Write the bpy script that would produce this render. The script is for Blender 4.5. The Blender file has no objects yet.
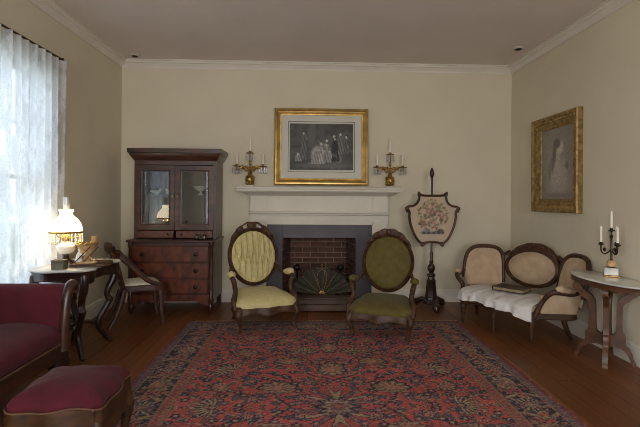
import bpy, bmesh, math, random
import numpy as np
from mathutils import Vector, Matrix
PI = math.pi
rnd = random.Random(7)
S = bpy.context.scene
COL = S.collection

# ------------------------------------------------------------------ camera
cd = bpy.data.cameras.new('camera'); cam = bpy.data.objects.new('camera', cd); COL.objects.link(cam)
cam.location = (0, 0, 1.34); cam.rotation_euler = (PI/2, math.radians(-0.4), math.radians(-1.95))
cd.sensor_width = 36; cd.lens = 36*440/640; cd.shift_y = -14.5/640; cd.clip_start = 0.02
S.camera = cam

# ------------------------------------------------------------------ world, daylight, exposure
w = bpy.data.worlds.new('world'); S.world = w; w.use_nodes = True
bg = w.node_tree.nodes['Background']; bg.inputs[0].default_value = (0.80, 0.90, 1.0, 1); bg.inputs[1].default_value = 4.5
S.view_settings.view_transform = 'Standard'; S.view_settings.look = 'None'
S.view_settings.gamma = 1; S.view_settings.use_curve_mapping = False
S.view_settings.exposure = -0.07
if hasattr(S, 'cycles'): S.cycles.filter_width = 0.9

def area(name, loc, rot, sx, sy, power, col):
    l = bpy.data.lights.new(name, 'AREA'); l.shape = 'RECTANGLE'; l.size = sx; l.size_y = sy
    l.energy = power; l.color = col
    o = bpy.data.objects.new(name, l); o.location = loc; o.rotation_euler = rot; COL.objects.link(o)
    return o
X0, X1, Y0, Y1, H = -2.36, 2.72, -1.7, 5.73, 3.10
# daylight entering the windows, plus one added side fill (one light in each window reveal, outside the glass)
area('daylight_side_window', (X0-0.30, 3.49, 1.52), (0, -PI/2, 0), 1.9, 1.1, 13, (0.80, 0.90, 1.0))
area('daylight_rear_window', (-1.0, Y0-0.30, 1.6), (PI/2, 0, 0), 1.1, 1.9, 85, (1.0, 0.94, 0.86))
area('daylight_rear_window.001', (1.2, Y0-0.30, 1.6), (PI/2, 0, 0), 1.1, 1.9, 85, (1.0, 0.94, 0.86))

area('added_side_light', (X0-0.30, -0.55, 1.6), (0, -PI/2, 0), 1.9, 1.1, 70, (1.0, 0.95, 0.88))  # added fill behind an invented window, brightens the right wall

# ------------------------------------------------------------------ materials
def lin(c):
    return tuple(((x/255)/12.92 if x/255 <= 0.04045 else ((x/255+0.055)/1.055)**2.4) for x in c)
def mat(name, rgb, rough=0.6, metal=0.0, var=0.12, scale=8.0, stretch=(1, 1, 1), bump=0.0, bscale=None,
        sheen=0.0, coat=0.0, rgb2=None, rand=0.0, spec=0.5, sss=0.0):
    m = bpy.data.materials.new(name); m.use_nodes = True
    nt = m.node_tree; N = nt.nodes; L = nt.links; b = N['Principled BSDF']
    b.inputs['Roughness'].default_value = rough; b.inputs['Metallic'].default_value = metal
    b.inputs['Specular IOR Level'].default_value = spec
    if sheen:
        b.inputs['Sheen Weight'].default_value = sheen; b.inputs['Sheen Roughness'].default_value = 0.4
    if coat:
        b.inputs['Coat Weight'].default_value = coat; b.inputs['Coat Roughness'].default_value = 0.25
    tc = N.new('ShaderNodeTexCoord'); mp = N.new('ShaderNodeMapping'); mp.inputs['Scale'].default_value = stretch
    L.new(tc.outputs['Object'], mp.inputs[0])
    no = N.new('ShaderNodeTexNoise'); no.inputs['Scale'].default_value = scale; no.inputs['Detail'].default_value = 6
    L.new(mp.outputs[0], no.inputs['Vector'])
    a = lin(rgb); c2 = lin(rgb2) if rgb2 else tuple(x*(1-2*var) for x in a)
    c1 = a if rgb2 else tuple(min(1, x*(1+var)) for x in a)
    mx = N.new('ShaderNodeMix'); mx.data_type = 'RGBA'
    mx.inputs['A'].default_value = (*c2, 1); mx.inputs['B'].default_value = (*c1, 1)
    rp = N.new('ShaderNodeMapRange'); rp.inputs[1].default_value = 0.32; rp.inputs[2].default_value = 0.68
    L.new(no.outputs[0], rp.inputs[0]); L.new(rp.outputs[0], mx.inputs['Factor'])
    out = mx.outputs['Result']
    if rand:
        oi = N.new('ShaderNodeObjectInfo'); hs = N.new('ShaderNodeHueSaturation')
        r2 = N.new('ShaderNodeMapRange'); r2.inputs[3].default_value = 1-rand; r2.inputs[4].default_value = 1+rand
        L.new(oi.outputs['Random'], r2.inputs[0]); L.new(r2.outputs[0], hs.inputs['Value'])
        L.new(out, hs.inputs['Color']); out = hs.outputs[0]
    L.new(out, b.inputs['Base Color'])
    if bump:
        n2 = N.new('ShaderNodeTexNoise'); n2.inputs['Scale'].default_value = bscale or scale*4; n2.inputs['Detail'].default_value = 4
        L.new(mp.outputs[0], n2.inputs['Vector'])
        bp = N.new('ShaderNodeBump'); bp.inputs['Strength'].default_value = bump; bp.inputs['Distance'].default_value = 0.01
        L.new(n2.outputs[0], bp.inputs['Height']); L.new(bp.outputs[0], b.inputs['Normal'])
    return m
def emit(m, rgb, s):
    b = m.node_tree.nodes['Principled BSDF']; b.inputs['Emission Color'].default_value = (*lin(rgb), 1)
    b.inputs['Emission Strength'].default_value = s
    return m
def glass_mat(name, tint=(255, 255, 255), fac=1.0, rough=0.02):
    m = bpy.data.materials.new(name); m.use_nodes = True; nt = m.node_tree; N = nt.nodes; L = nt.links; N.clear()
    o = N.new('ShaderNodeOutputMaterial'); t = N.new('ShaderNodeBsdfTransparent'); g = N.new('ShaderNodeBsdfGlossy')
    t.inputs[0].default_value = (*lin(tint), 1); g.inputs['Roughness'].default_value = rough
    fr = N.new('ShaderNodeFresnel'); fr.inputs[0].default_value = 1.5
    mu = N.new('ShaderNodeMath'); mu.operation = 'MULTIPLY'; mu.inputs[1].default_value = fac; mu.use_clamp = True
    mx = N.new('ShaderNodeMixShader'); L.new(fr.outputs[0], mu.inputs[0]); L.new(mu.outputs[0], mx.inputs[0])
    L.new(t.outputs[0], mx.inputs[1]); L.new(g.outputs[0], mx.inputs[2]); L.new(mx.outputs[0], o.inputs[0])
    return m
def paint_mat(name, rough=0.85, bump=0.0, bscale=200):
    m = bpy.data.materials.new(name); m.use_nodes = True; nt = m.node_tree; N = nt.nodes; L = nt.links
    b = N['Principled BSDF']; b.inputs['Roughness'].default_value = rough
    at = N.new('ShaderNodeAttribute'); at.attribute_name = 'dye'
    L.new(at.outputs['Color'], b.inputs['Base Color'])
    if bump:
        tc = N.new('ShaderNodeTexCoord'); no = N.new('ShaderNodeTexNoise'); no.inputs['Scale'].default_value = bscale
        L.new(tc.outputs['Object'], no.inputs['Vector'])
        bp = N.new('ShaderNodeBump'); bp.inputs['Strength'].default_value = bump; bp.inputs['Distance'].default_value = 0.01
        L.new(no.outputs[0], bp.inputs['Height']); L.new(bp.outputs[0], b.inputs['Normal'])
    return m

M = {}
M['wall'] = mat('wall_paint', (216, 206, 182), 0.9, var=0.02, scale=2, bump=0.03, bscale=60)
M['ceiling'] = mat('ceiling_paint', (221, 210, 201), 0.95, var=0.02, scale=2)
M['trim'] = mat('white_trim_paint', (222, 214, 202), 0.55, var=0.03, scale=3)
M['mantel'] = mat('mantel_paint', (214, 206, 190), 0.55, var=0.03, scale=4)
M['oak'] = mat('pine_boards', (132, 78, 39), 0.36, rgb2=(90, 50, 24), scale=9, stretch=(9, 0.5, 1), bump=0.05, rand=0.25, spec=0.35)
M['subfloor'] = mat('subfloor', (40, 24, 14), 0.9)
M['mahog'] = mat('mahogany', (78, 43, 29), 0.34, rgb2=(42, 23, 16), scale=5, stretch=(1, 1, 5), coat=0.25)
M['flame'] = mat('flame_mahogany', (108, 52, 31), 0.34, rgb2=(54, 26, 17), scale=9, stretch=(2.2, 1, 1), coat=0.3)
M['walnut'] = mat('walnut', (84, 54, 31), 0.5, rgb2=(46, 28, 16), scale=9, stretch=(1, 1, 3), spec=0.4)
M['walnut_red'] = mat('rosewood', (88, 48, 30), 0.32, rgb2=(50, 25, 16), scale=9, stretch=(1, 1, 3), coat=0.3)
M['darkwood'] = mat('dark_rosewood', (54, 30, 22), 0.3, rgb2=(30, 16, 12), scale=9, stretch=(1, 1, 3), coat=0.3)
M['tablewood'] = mat('table_walnut', (100, 66, 42), 0.38, rgb2=(66, 42, 26), scale=8, stretch=(1, 1, 3), coat=0.25)
M['knob'] = mat('turned_wood_knob', (44, 24, 18), 0.25)
M['cream'] = mat('cream_velvet', (200, 186, 132), 0.85, var=0.06, scale=20, sheen=0.08, bump=0.04, bscale=300)
M['green'] = mat('olive_velvet', (92, 80, 30), 0.85, var=0.12, scale=14, sheen=0.08, bump=0.04, bscale=300)
M['red'] = mat('crimson_velvet', (80, 8, 25), 0.9, var=0.12, scale=9, sheen=0.06, bump=0.04, bscale=300)
M['piping'] = mat('tan_piping', (102, 68, 50), 0.7)
M['damask'] = mat('tan_damask', (194, 170, 138), 0.7, rgb2=(178, 150, 120), scale=13, sheen=0.2, bump=0.05, bscale=60)
M['linen'] = mat('white_linen', (222, 218, 214), 0.9, var=0.03, scale=20, bump=0.08, bscale=120)
M['seatcloth'] = mat('pale_seat_cloth', (214, 208, 196), 0.9, rgb2=(178, 172, 160), scale=30, stretch=(1, 6, 1))
M['marble'] = mat('white_marble', (226, 222, 214), 0.22, rgb2=(180, 176, 170), scale=5, coat=0.2)
M['gilt'] = mat('gilt', (180, 150, 96), 0.5, metal=0.6, rgb2=(118, 92, 52), scale=26, bump=0.25, bscale=60)
M['giltsmooth'] = mat('polished_gilt', (196, 162, 98), 0.34, metal=0.8, var=0.15, scale=10)
M['brass'] = mat('aged_brass', (188, 152, 86), 0.34, metal=0.85, rgb2=(120, 92, 46), scale=40)
M['darkbrass'] = mat('tarnished_brass', (56, 54, 38), 0.7, metal=0.1, rgb2=(42, 41, 30), scale=12)
M['iron'] = mat('black_iron', (26, 24, 24), 0.4, metal=0.5)
M['bronze'] = mat('dark_bronze', (70, 56, 42), 0.35, metal=0.8)
M['slate'] = mat('blue_grey_slate', (92, 88, 95), 0.6, rgb2=(80, 77, 84), scale=4)
M['brick'] = mat('sooty_brick', (112, 74, 60), 0.9, rgb2=(60, 44, 38), scale=6, bump=0.3, bscale=40, rand=0.35)
M['mortar'] = mat('mortar', (156, 138, 116), 0.95, rgb2=(112, 96, 82), scale=5)
M['hearth'] = mat('hearth_stone', (98, 78, 64), 0.7, rgb2=(74, 56, 46), scale=6)
M['matboard'] = mat('mat_board', (206, 202, 190), 0.9, var=0.01)
M['candle'] = mat('white_candle_wax', (236, 230, 214), 0.5, var=0.01)
M['crystal'] = glass_mat('crystal', (235, 235, 232), 2.5, 0.08)
def frost(m, k):                                   # cut glass: facets scatter some light
    nt = m.node_tree; N = nt.nodes; L = nt.links; o = [n for n in N if n.type == 'OUTPUT_MATERIAL'][0]; src = o.inputs[0].links[0].from_socket
    d = N.new('ShaderNodeBsdfDiffuse'); d.inputs[0].default_value = (0.85, 0.85, 0.82, 1); x = N.new('ShaderNodeMixShader'); x.inputs[0].default_value = k
    L.new(src, x.inputs[1]); L.new(d.outputs[0], x.inputs[2]); L.new(x.outputs[0], o.inputs[0])
frost(M['crystal'], 0.45)
M['clearglass'] = glass_mat('lamp_glass', (245, 245, 240), 1.5, 0.03)
M['glass'] = glass_mat('window_glass', (250, 252, 255), 0.7)
M['cabglass'] = glass_mat('cabinet_glass', (235, 238, 238), 2.2, 0.015)
M['olivebox'] = mat('olive_box', (92, 88, 68), 0.6)
M['leather'] = mat('brown_leather', (70, 54, 40), 0.5, rgb2=(50, 38, 28), scale=14)
M['paper'] = mat('page_edges', (150, 130, 98), 0.9, var=0.08, scale=40, stretch=(1, 1, 14))
M['china'] = mat('white_china', (226, 222, 212), 0.25, var=0.02)
M['porc'] = mat('cream_porcelain', (218, 186, 132), 0.35, rgb2=(176, 128, 74), scale=22)
M['silver'] = mat('tarnished_silver', (140, 134, 116), 0.35, metal=0.9, rgb2=(60, 56, 48), scale=30)
M['rug'] = paint_mat('rug_wool', 0.95, 0.25, 260)
M['print'] = paint_mat('printed_paper', 0.6)
M['fringe'] = mat('rug_fringe', (176, 160, 130), 0.95)
M['whiteplastic'] = mat('white_metal_trim', (200, 192, 182), 0.5)
M['lawn'] = mat('lawn', (96, 120, 70), 0.95, rgb2=(60, 84, 44), scale=1.5)
# lit oil-lamp shade: milk glass that glows
M['shade'] = emit(mat('lit_milk_glass', (250, 240, 220), 0.3, var=0.01), (255, 236, 200), 5.0)

# ------------------------------------------------------------------ mesh helpers
class MB:
    def __init__(s): s.v = []; s.f = []
    def add(s, vs, fs):
        n = len(s.v); s.v += [tuple(p) for p in vs]; s.f += [tuple(i+n for i in q) for q in fs]; return s
    def box(s, x0, x1, y0, y1, z0, z1, bev=0.0, seg=1):
        if not bev:
            vs = [(x, y, z) for z in (z0, z1) for y in (y0, y1) for x in (x0, x1)]
            return s.add(vs, [(0, 2, 3, 1), (4, 5, 7, 6), (0, 1, 5, 4), (2, 6, 7, 3), (0, 4, 6, 2), (1, 3, 7, 5)])
        bm = bmesh.new(); bmesh.ops.create_cube(bm, size=1)
        for q in bm.verts: q.co = Vector(((x0+x1)/2+q.co.x*(x1-x0), (y0+y1)/2+q.co.y*(y1-y0), (z0+z1)/2+q.co.z*(z1-z0)))
        bmesh.ops.bevel(bm, geom=bm.edges[:], offset=bev, segments=seg, affect='EDGES', profile=0.5)
        bm.verts.index_update(); s.add([q.co[:] for q in bm.verts], [[q.index for q in f.verts] for f in bm.faces]); bm.free()
        return s
    def lathe(s, prof, c=(0, 0, 0), n=20, sq=None):
        vs = []; fs = []
        for r, z in prof:
            for k in range(n):
                a = 2*PI*k/n; vs.append((c[0]+r*math.cos(a), c[1]+r*math.sin(a), c[2]+z))
        for i in range(len(prof)-1):
            for k in range(n):
                a = i*n+k; b = i*n+(k+1) % n; fs.append((a, b, b+n, a+n))
        if prof[0][0] > 1e-5: fs.append(tuple(range(n))[::-1])
        if prof[-1][0] > 1e-5: fs.append(tuple((len(prof)-1)*n+k for k in range(n)))
        return s.add(vs, fs)
    def ell(s, c, r, n=12, m=8, rot=None):
        vs = []; fs = []
        R = rot or Matrix.Identity(3)
        for i in range(m+1):
            t = PI*i/m
            for k in range(n):
                a = 2*PI*k/n
                p = R @ Vector((r[0]*math.sin(t)*math.cos(a), r[1]*math.sin(t)*math.sin(a), -r[2]*math.cos(t)))
                vs.append((c[0]+p.x, c[1]+p.y, c[2]+p.z))
        for i in range(m):
            for k in range(n):
                a = i*n+k; b = i*n+(k+1) % n; fs.append((a, b, b+n, a+n))
        return s.add(vs, fs)
    def tube(s, pts, r, n=8, closed=False, flat=1.0, up=(0, 0, 1)):
        """round (or, with flat, elliptic) section swept along pts; r is a number, or one per point"""
        P = [Vector(p) for p in pts]; m = len(P)
        rr = [r]*m if isinstance(r, (int, float)) else list(r)
        vs = []; fs = []; U = Vector(up)
        pa = None
        for i in range(m):
            if closed: t = P[(i+1) % m]-P[i-1]
            else: t = P[min(i+1, m-1)]-P[max(i-1, 0)]
            t.normalize()
            a = U - t*U.dot(t)
            if a.length < 0.15:
                a = pa - t*pa.dot(t) if pa is not None else t.orthogonal()
            a.normalize()
            if pa is not None and a.dot(pa) < 0: a = -a
            pa = a; b = t.cross(a)
            for k in range(n):
                q = 2*PI*k/n
                vs.append(P[i]+a*(math.cos(q)*rr[i])+b*(math.sin(q)*rr[i]*flat))
        for i in range(m if closed else m-1):
            for k in range(n):
                A = i*n+k; B = i*n+(k+1) % n; j = (i+1) % m
                C = j*n+(k+1) % n; D = j*n+k; fs.append((A, B, C, D))
        if not closed: fs += [tuple(range(n))[::-1], tuple((m-1)*n+k for k in range(n))]
        return s.add(vs, fs)
    def prism(s, out, t0, t1, f=None):
        """outline (a, b) extruded over t; f maps (a, b, t) to a point, by default (x, z) with t along y"""
        f = f or (lambda a, b, t: (a, t, b)); n = len(out)
        vs = [f(a, b, t0) for a, b in out]+[f(a, b, t1) for a, b in out]
        fs = [tuple(range(n)), tuple(range(2*n-1, n-1, -1))]+[(i, i+n, (i+1) % n+n, (i+1) % n) for i in range(n)]
        return s.add(vs, fs)
    def grid(s, fn, nu, nv, cu=False):
        vs = [fn(i/nu if cu else i/(nu-1), j/(nv-1)) for j in range(nv) for i in range(nu)]
        fs = []
        for j in range(nv-1):
            for i in range(nu if cu else nu-1):
                k = (i+1) % nu; fs.append((j*nu+i, j*nu+k, (j+1)*nu+k, (j+1)*nu+i))
        return s.add(vs, fs)
    def sweep(s, path, prof, closed=True, f=None):
        """profile (o, h): o along the outward normal of a planar path (a, b), h across the plane"""
        f = f or (lambda a, b, h: (a, h, b)); m = len(path); n = len(prof); vs = []; fs = []
        for i in range(m):
            p0 = path[i-1] if closed or i > 0 else path[i]; p1 = path[(i+1) % m] if closed or i < m-1 else path[i]
            tx, ty = p1[0]-p0[0], p1[1]-p0[1]; l = math.hypot(tx, ty) or 1; nx, ny = ty/l, -tx/l
            for o, h in prof: vs.append(f(path[i][0]+nx*o, path[i][1]+ny*o, h))
        for i in range(m if closed else m-1):
            j = (i+1) % m
            for k in range(n):
                q = (k+1) % n; fs.append((i*n+k, i*n+q, j*n+q, j*n+k))
        if not closed: fs += [tuple(range(n)), tuple((m-1)*n+k for k in range(n))[::-1]]
        return s.add(vs, fs)
    def frame(s, w, h, prof):
        """mitred rectangular frame, centre at origin, profile (inset from outer edge, depth towards -y)"""
        n = len(prof); vs = []; fs = []
        for sx, sz in ((-1, -1), (1, -1), (1, 1), (-1, 1)):
            for d, y in prof: vs.append((sx*(w/2-d), -y, sz*(h/2-d)))
        for i in range(4):
            j = (i+1) % 4
            for k in range(n-1): fs.append((i*n+k, j*n+k, j*n+k+1, i*n+k+1))
            fs.append((i*n+n-1, j*n+n-1, j*n, i*n))
        return s.add(vs, fs)
    def xf(s, mtx):
        s.v = [tuple(mtx @ Vector(p)) for p in s.v]; return s

def catm(P, n=6, closed=False):
    P = [Vector(p) for p in P]; out = []; m = len(P)
    for i in range(m if closed else m-1):
        if closed: a, b, c, d = P[i-1], P[i], P[(i+1) % m], P[(i+2) % m]
        else: a, b, c, d = P[max(i-1, 0)], P[i], P[i+1], P[min(i+2, m-1)]
        for k in range(n):
            t = k/n
            out.append(0.5*((2*b)+(c-a)*t+(2*a-5*b+4*c-d)*t*t+(3*b-a-3*c+d)*t**3))
    if not closed: out.append(P[-1])
    return out
def cat2(P, n=6, closed=False): return [(p.x, p.y) for p in catm([(a, b, 0) for a, b in P], n, closed)]
def lerp(vals, n):
    """resample a short list of numbers to n values"""
    o = []
    for i in range(n):
        t = i/(n-1)*(len(vals)-1); k = min(int(t), len(vals)-2); o.append(vals[k]+(vals[k+1]-vals[k])*(t-k))
    return o

def mesh(name, mb, angle=38):
    me = bpy.data.meshes.new(name); me.from_pydata(mb.v, [], mb.f); me.validate()
    bm = bmesh.new(); bm.from_mesh(me); bmesh.ops.recalc_face_normals(bm, faces=bm.faces[:]); bm.to_mesh(me); bm.free()
    if angle:
        me.shade_smooth(); me.set_sharp_from_angle(angle=math.radians(angle))
    return me
def obj(name, mb, m, parent=None, angle=38, loc=None, label=None):
    o = bpy.data.objects.new(name, mb if isinstance(mb, bpy.types.Mesh) else mesh(name, mb, angle))
    if m is not None and not o.data.materials: o.data.materials.append(M[m] if isinstance(m, str) else m)
    COL.objects.link(o); o.parent = parent
    if loc: o.location = loc
    if label: o['label'] = label
    return o
def tag(o, label, cat, group=None):
    o['label'] = label; o['category'] = cat
    if group: o['group'] = group
    return o
def thing(name, label, cat, loc=(0, 0, 0), rz=0.0, group=None, sc=1.0):
    o = bpy.data.objects.new(name, None); o.empty_display_size = 0.1; COL.objects.link(o)
    o.location = loc; o.rotation_euler = (0, 0, rz); o.scale = (sc, sc, sc)
    return tag(o, label, cat, group)
def struct(name, mb, m, parent=None, angle=30):
    o = obj(name, mb, m, parent, angle)
    if parent is None: o['kind'] = 'structure'
    return o
def dup(root, loc=None, rz=None, label=None):
    r = root.copy(); COL.objects.link(r)
    if loc: r.location = loc
    if rz is not None: r.rotation_euler = (0, 0, rz)
    if label: r['label'] = label
    for ch in list(root.children):
        c = ch.copy(); COL.objects.link(c); c.parent = r
        for g in list(ch.children):
            d = g.copy(); COL.objects.link(d); d.parent = c
    return r
def painted(name, img, f, mt, parent=None, label=None):
    """sheet whose vertices carry dye colours; img is (rows bottom-up, cols, 3) in linear colour; f(u, v) -> point"""
    h, wd, _ = img.shape
    vs = np.array([f(i/(wd-1), j/(h-1)) for j in range(h) for i in range(wd)], dtype=np.float32)
    idx = np.arange(h*wd).reshape(h, wd)
    q = np.stack([idx[:-1, :-1], idx[:-1, 1:], idx[1:, 1:], idx[1:, :-1]], -1).reshape(-1, 4)
    me = bpy.data.meshes.new(name)
    me.vertices.add(len(vs)); me.vertices.foreach_set('co', vs.ravel())
    me.loops.add(q.size); me.loops.foreach_set('vertex_index', q.ravel().astype(np.int32))
    me.polygons.add(len(q)); me.polygons.foreach_set('loop_start', np.arange(0, q.size, 4, dtype=np.int32))
    me.update(calc_edges=True); me.validate()
    at = me.color_attributes.new('dye', 'FLOAT_COLOR', 'POINT')
    rgba = np.ones((h*wd, 4), np.float32); rgba[:, :3] = img.reshape(-1, 3); at.data.foreach_set('color', rgba.ravel())
    me.shade_smooth()
    o = bpy.data.objects.new(name, me); me.materials.append(M[mt]); COL.objects.link(o); o.parent = parent
    if label: o['label'] = label
    return o

# ================================================================== THE SETTING
def slab(name, m, f, ua, ub, va, vb, holes, t0, t1):
    """wall slab with rectangular holes; f(u, v, t) -> point"""
    us = sorted({ua, ub, *[q for h in holes for q in h[:2]]}); vs_ = sorted({va, vb, *[q for h in holes for q in h[2:]]})
    mb = MB()
    for i in range(len(us)-1):
        for j in range(len(vs_)-1):
            cu, cv = (us[i]+us[i+1])/2, (vs_[j]+vs_[j+1])/2
            if any(h[0] < cu < h[1] and h[2] < cv < h[3] for h in holes): continue
            P = [f(u, v, t) for t in (t0, t1) for v in (vs_[j], vs_[j+1]) for u in (us[i], us[i+1])]
            mb.add(P, [(0, 2, 3, 1), (4, 5, 7, 6), (0, 1, 5, 4), (2, 6, 7, 3), (0, 4, 6, 2), (1, 3, 7, 5)])
    return struct(name, mb, m, angle=0)
FX = 0.188                                   # fireplace centre
OPN = (FX-0.475, FX+0.475, 0.0, 0.835)         # firebox opening in the back wall
WIN1 = (2.92, 4.06, 0.55, 2.48)
WIN_ADDED = (-1.15, 0.05, 0.6, 2.55)  # invented opening behind the camera, added to let light onto the right wall
RW = [(-1.6, -0.4, 0.6, 2.55), (0.6, 1.8, 0.6, 2.55)]
slab('wall_back', 'wall', lambda u, v, t: (u, Y1+t, v), X0-0.2, X1+0.2, 0, H, [OPN], 0, 0.15)
slab('wall_left', 'wall', lambda u, v, t: (X0-t, u, v), Y0, Y1, 0, H, [WIN1, WIN_ADDED], 0, 0.2)
slab('wall_right', 'wall', lambda u, v, t: (X1+t, u, v), Y0, Y1, 0, H, [], 0, 0.2)
slab('wall_rear', 'wall', lambda u, v, t: (u, Y0-t, v), X0-0.2, X1+0.2, 0, H, RW, 0, 0.2)
struct('ceiling', MB().box(X0-0.2, X1+0.2, Y0-0.2, Y1+0.15, H, H+0.15), 'ceiling')

# floor of long boards running towards the fireplace wall
floor = struct('floor', MB().box(X0-0.2, X1+0.2, Y0-0.2, Y1+0.15, -0.2, -0.022), 'subfloor')
unit = mesh('plank', MB().box(-0.5, 0.5, -0.5, 0.5, -0.5, 0.5), 0)
unit.materials.append(M['oak'])
BW = (X1-X0)/36
for i in range(36):
    x = X0+BW*(i+0.5); y = Y0
    while y < Y1-0.01:
        ln = rnd.uniform(2.2, 4.0); e = min(Y1, y+ln)
        if Y1-e < 0.8: e = Y1
        hx0, hx1 = OPN[0]-0.16, OPN[1]+0.16
        cut = e
        o = bpy.data.objects.new('plank', unit); COL.objects.link(o); o.parent = floor
        o.location = (x, (y+cut)/2, -0.011); o.scale = (BW-0.003, cut-y-0.003, 0.022)
        y = e

# cornice and baseboards (mitred)
CR = [(0, 0.092), (0.010, 0.092), (0.014, 0.074), (0.028, 0.062), (0.042, 0.042), (0.065, 0.034), (0.072, 0.018), (0.088, 0.014), (0.088, 0.0), (0, 0)]
def run(name, prof, f, a, b, m='trim', up=True, miter=(1, 1)):
    n = len(prof); P = [f(a+d*miter[0], d, h) for d, h in prof]+[f(b-d*miter[1], d, h) for d, h in prof]
    fs = [tuple(range(n)), tuple(range(2*n-1, n-1, -1))]+[(i, (i+1) % n, (i+1) % n+n, i+n) for i in range(n)]
    return struct(name, MB().add(P, fs), m, angle=25)
run('trim_1', CR, lambda u, d, h: (u, Y1-d, H-h), X0, X1)
run('trim_2', CR, lambda u, d, h: (X0+d, u, H-h), Y0, Y1)
run('trim_3', CR, lambda u, d, h: (X1-d, u, H-h), Y0, Y1)
run('trim_4', CR, lambda u, d, h: (u, Y0+d, H-h), X0, X1)
BB = [(0, 0), (0.02, 0), (0.02, 0.125), (0.014, 0.135), (0.014, 0.15), (0.006, 0.165), (0, 0.165)]
run('baseboard_left', BB, lambda u, d, h: (X0+d, u, h), Y0, Y1)
run('baseboard_right', BB, lambda u, d, h: (X1-d, u, h), Y0, Y1)
run('baseboard_back', BB, lambda u, d, h: (u, Y1-d, h), X0, FX-0.89, miter=(1, 0))
run('baseboard_back', BB, lambda u, d, h: (u, Y1-d, h), FX+0.89, X1, miter=(0, 1))

# windows: casing, two sashes, panes
def window(name, f, a, b, z0, z1, nx, nz):
    m = MB()
    def bx(mb, u0, u1, v0, v1, t0, t1):
        P = [f(u, v, t) for t in (t0, t1) for v in (v0, v1) for u in (u0, u1)]
        mb.add(P, [(0, 2, 3, 1), (4, 5, 7, 6), (0, 1, 5, 4), (2, 6, 7, 3), (0, 4, 6, 2), (1, 3, 7, 5)])
    for u0, u1, v0, v1 in ((a-0.09, a, z0-0.02, z1+0.09), (b, b+0.09, z0-0.02, z1+0.09), (a, b, z1, z1+0.09)): bx(m, u0, u1, v0, v1, -0.02, 0.0)
    bx(m, a-0.11, b+0.11, z0-0.045, z0-0.02, -0.05, 0.0)
    bx(m, a, b, z0-0.02, z0, -0.02, 0.19)
    c = struct(name, m, 'trim', angle=0)
    zm = (z0+z1)/2
    for (v0, v1, t) in ((z0, zm+0.02, 0.10), (zm-0.02, z1, 0.135)):
        s = MB()
        for q in ((a, a+0.045, v0, v1), (b-0.045, b, v0, v1), (a+0.045, b-0.045, v0, v0+0.045), (a+0.045, b-0.045, v1-0.045, v1)): bx(s, *q, t, t+0.03)
        ua, ub, va, vb = a+0.045, b-0.045, v0+0.045, v1-0.045
        for i in range(1, nx): x = ua+(ub-ua)*i/nx; bx(s, x-0.01, x+0.01, va, vb, t+0.004, t+0.026)
        for j in range(1, nz): z = va+(vb-va)*j/nz; bx(s, ua, ub, z-0.01, z+0.01, t+0.004, t+0.026)
        so = obj('sash', s, 'trim', c, 0)
        for i in range(nx):
            for j in range(nz):
                p = MB(); bx(p, ua+(ub-ua)*i/nx+0.01, ua+(ub-ua)*(i+1)/nx-0.01, va+(vb-va)*j/nz+0.01, va+(vb-va)*(j+1)/nz-0.01, t+0.013, t+0.016)
                obj('pane', p, 'glass', so, 0)
    return c
window('window_1', lambda u, v, t: (X0-t, u, v), *WIN1, 3, 2)
window('window_2', lambda u, v, t: (X0-t, u, v), *WIN_ADDED, 3, 2)  # unseen window, added only for the extra side light
for k, q in enumerate(RW): window('window_%d' % (k+3), lambda u, v, t: (u, Y0-t, v), *q, 3, 2)
struct('ground', MB().box(-40, X0-0.25, -30, 40, -1.1, -1.0), 'lawn')

# ================================================================== FIREPLACE
fp = thing('fireplace', 'white painted mantelpiece with blue-grey slate surround and a brick firebox', 'fireplace', (FX, Y1, 0))
m = MB().box(-1.05, 1.05, -0.27, 0, 1.458, 1.49, 0.006).box(-1.035, 1.035, -0.255, 0, 1.437, 1.4585)
obj('mantel_shelf', m, 'mantel', fp)
m = MB()                                          # bed mould: mitred cove under the shelf
pr = [(0.235, 1.437), (0.225, 1.425), (0.19, 1.415), (0.16, 1.40), (0.145, 1.385), (0.12, 1.38), (0.0, 1.38), (0.0, 1.437)]
vs = []
for k, (sx, ex) in enumerate(((-1, 1), (1, 1))):
    for d, z in pr: vs.append((sx*(0.885+max(d-0.11, 0)*1.05), -d, z))
n = len(pr); m.add(vs, [tuple(range(n)), tuple(range(2*n-1, n-1, -1))]+[(i, (i+1) % n, (i+1) % n+n, i+n) for i in range(n)])
obj('bed_moulding', m, 'mantel', fp)
obj('frieze_panel', MB().box(-0.69, 0.69, -0.085, 0, 1.178, 1.38), 'mantel', fp, 0)
for s in (-1, 1):
    obj('frieze_block', MB().box(s*0.785-0.1, s*0.785+0.1, -0.11, 0, 1.178, 1.38, 0.003), 'mantel', fp, 0)
m = MB().box(-0.905, 0.905, -0.135, 0, 1.155, 1.178, 0.006).box(-0.895, 0.895, -0.12, 0, 1.13, 1.156, 0.008)
obj('architrave_moulding', m, 'mantel', fp)
obj('architrave_board', MB().box(-0.885, 0.885, -0.09, 0, 1.055, 1.131).box(-0.69, 0.69, -0.075, 0, 1.01, 1.056), 'mantel', fp, 0)
for s in (-1, 1):
    m = MB().box(s*0.785-0.1, s*0.785+0.1, -0.105, 0, 1.02, 1.055, 0.006); m.box(s*0.785-0.108, s*0.785+0.09, -0.095, 0, 0.16, 1.021) if s > 0 else m.box(s*0.785-0.09, s*0.785+0.108, -0.095, 0, 0.16, 1.021)
    m.box(s*0.785-0.06, s*0.785+0.06, -0.103, -0.09, 0.22, 0.96, 0.004)
    m.box(s*0.785-0.1, s*0.785+0.1, -0.112, 0, 0.0, 0.161, 0.004)
    obj('pilaster', m, 'mantel', fp, 20)
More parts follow.
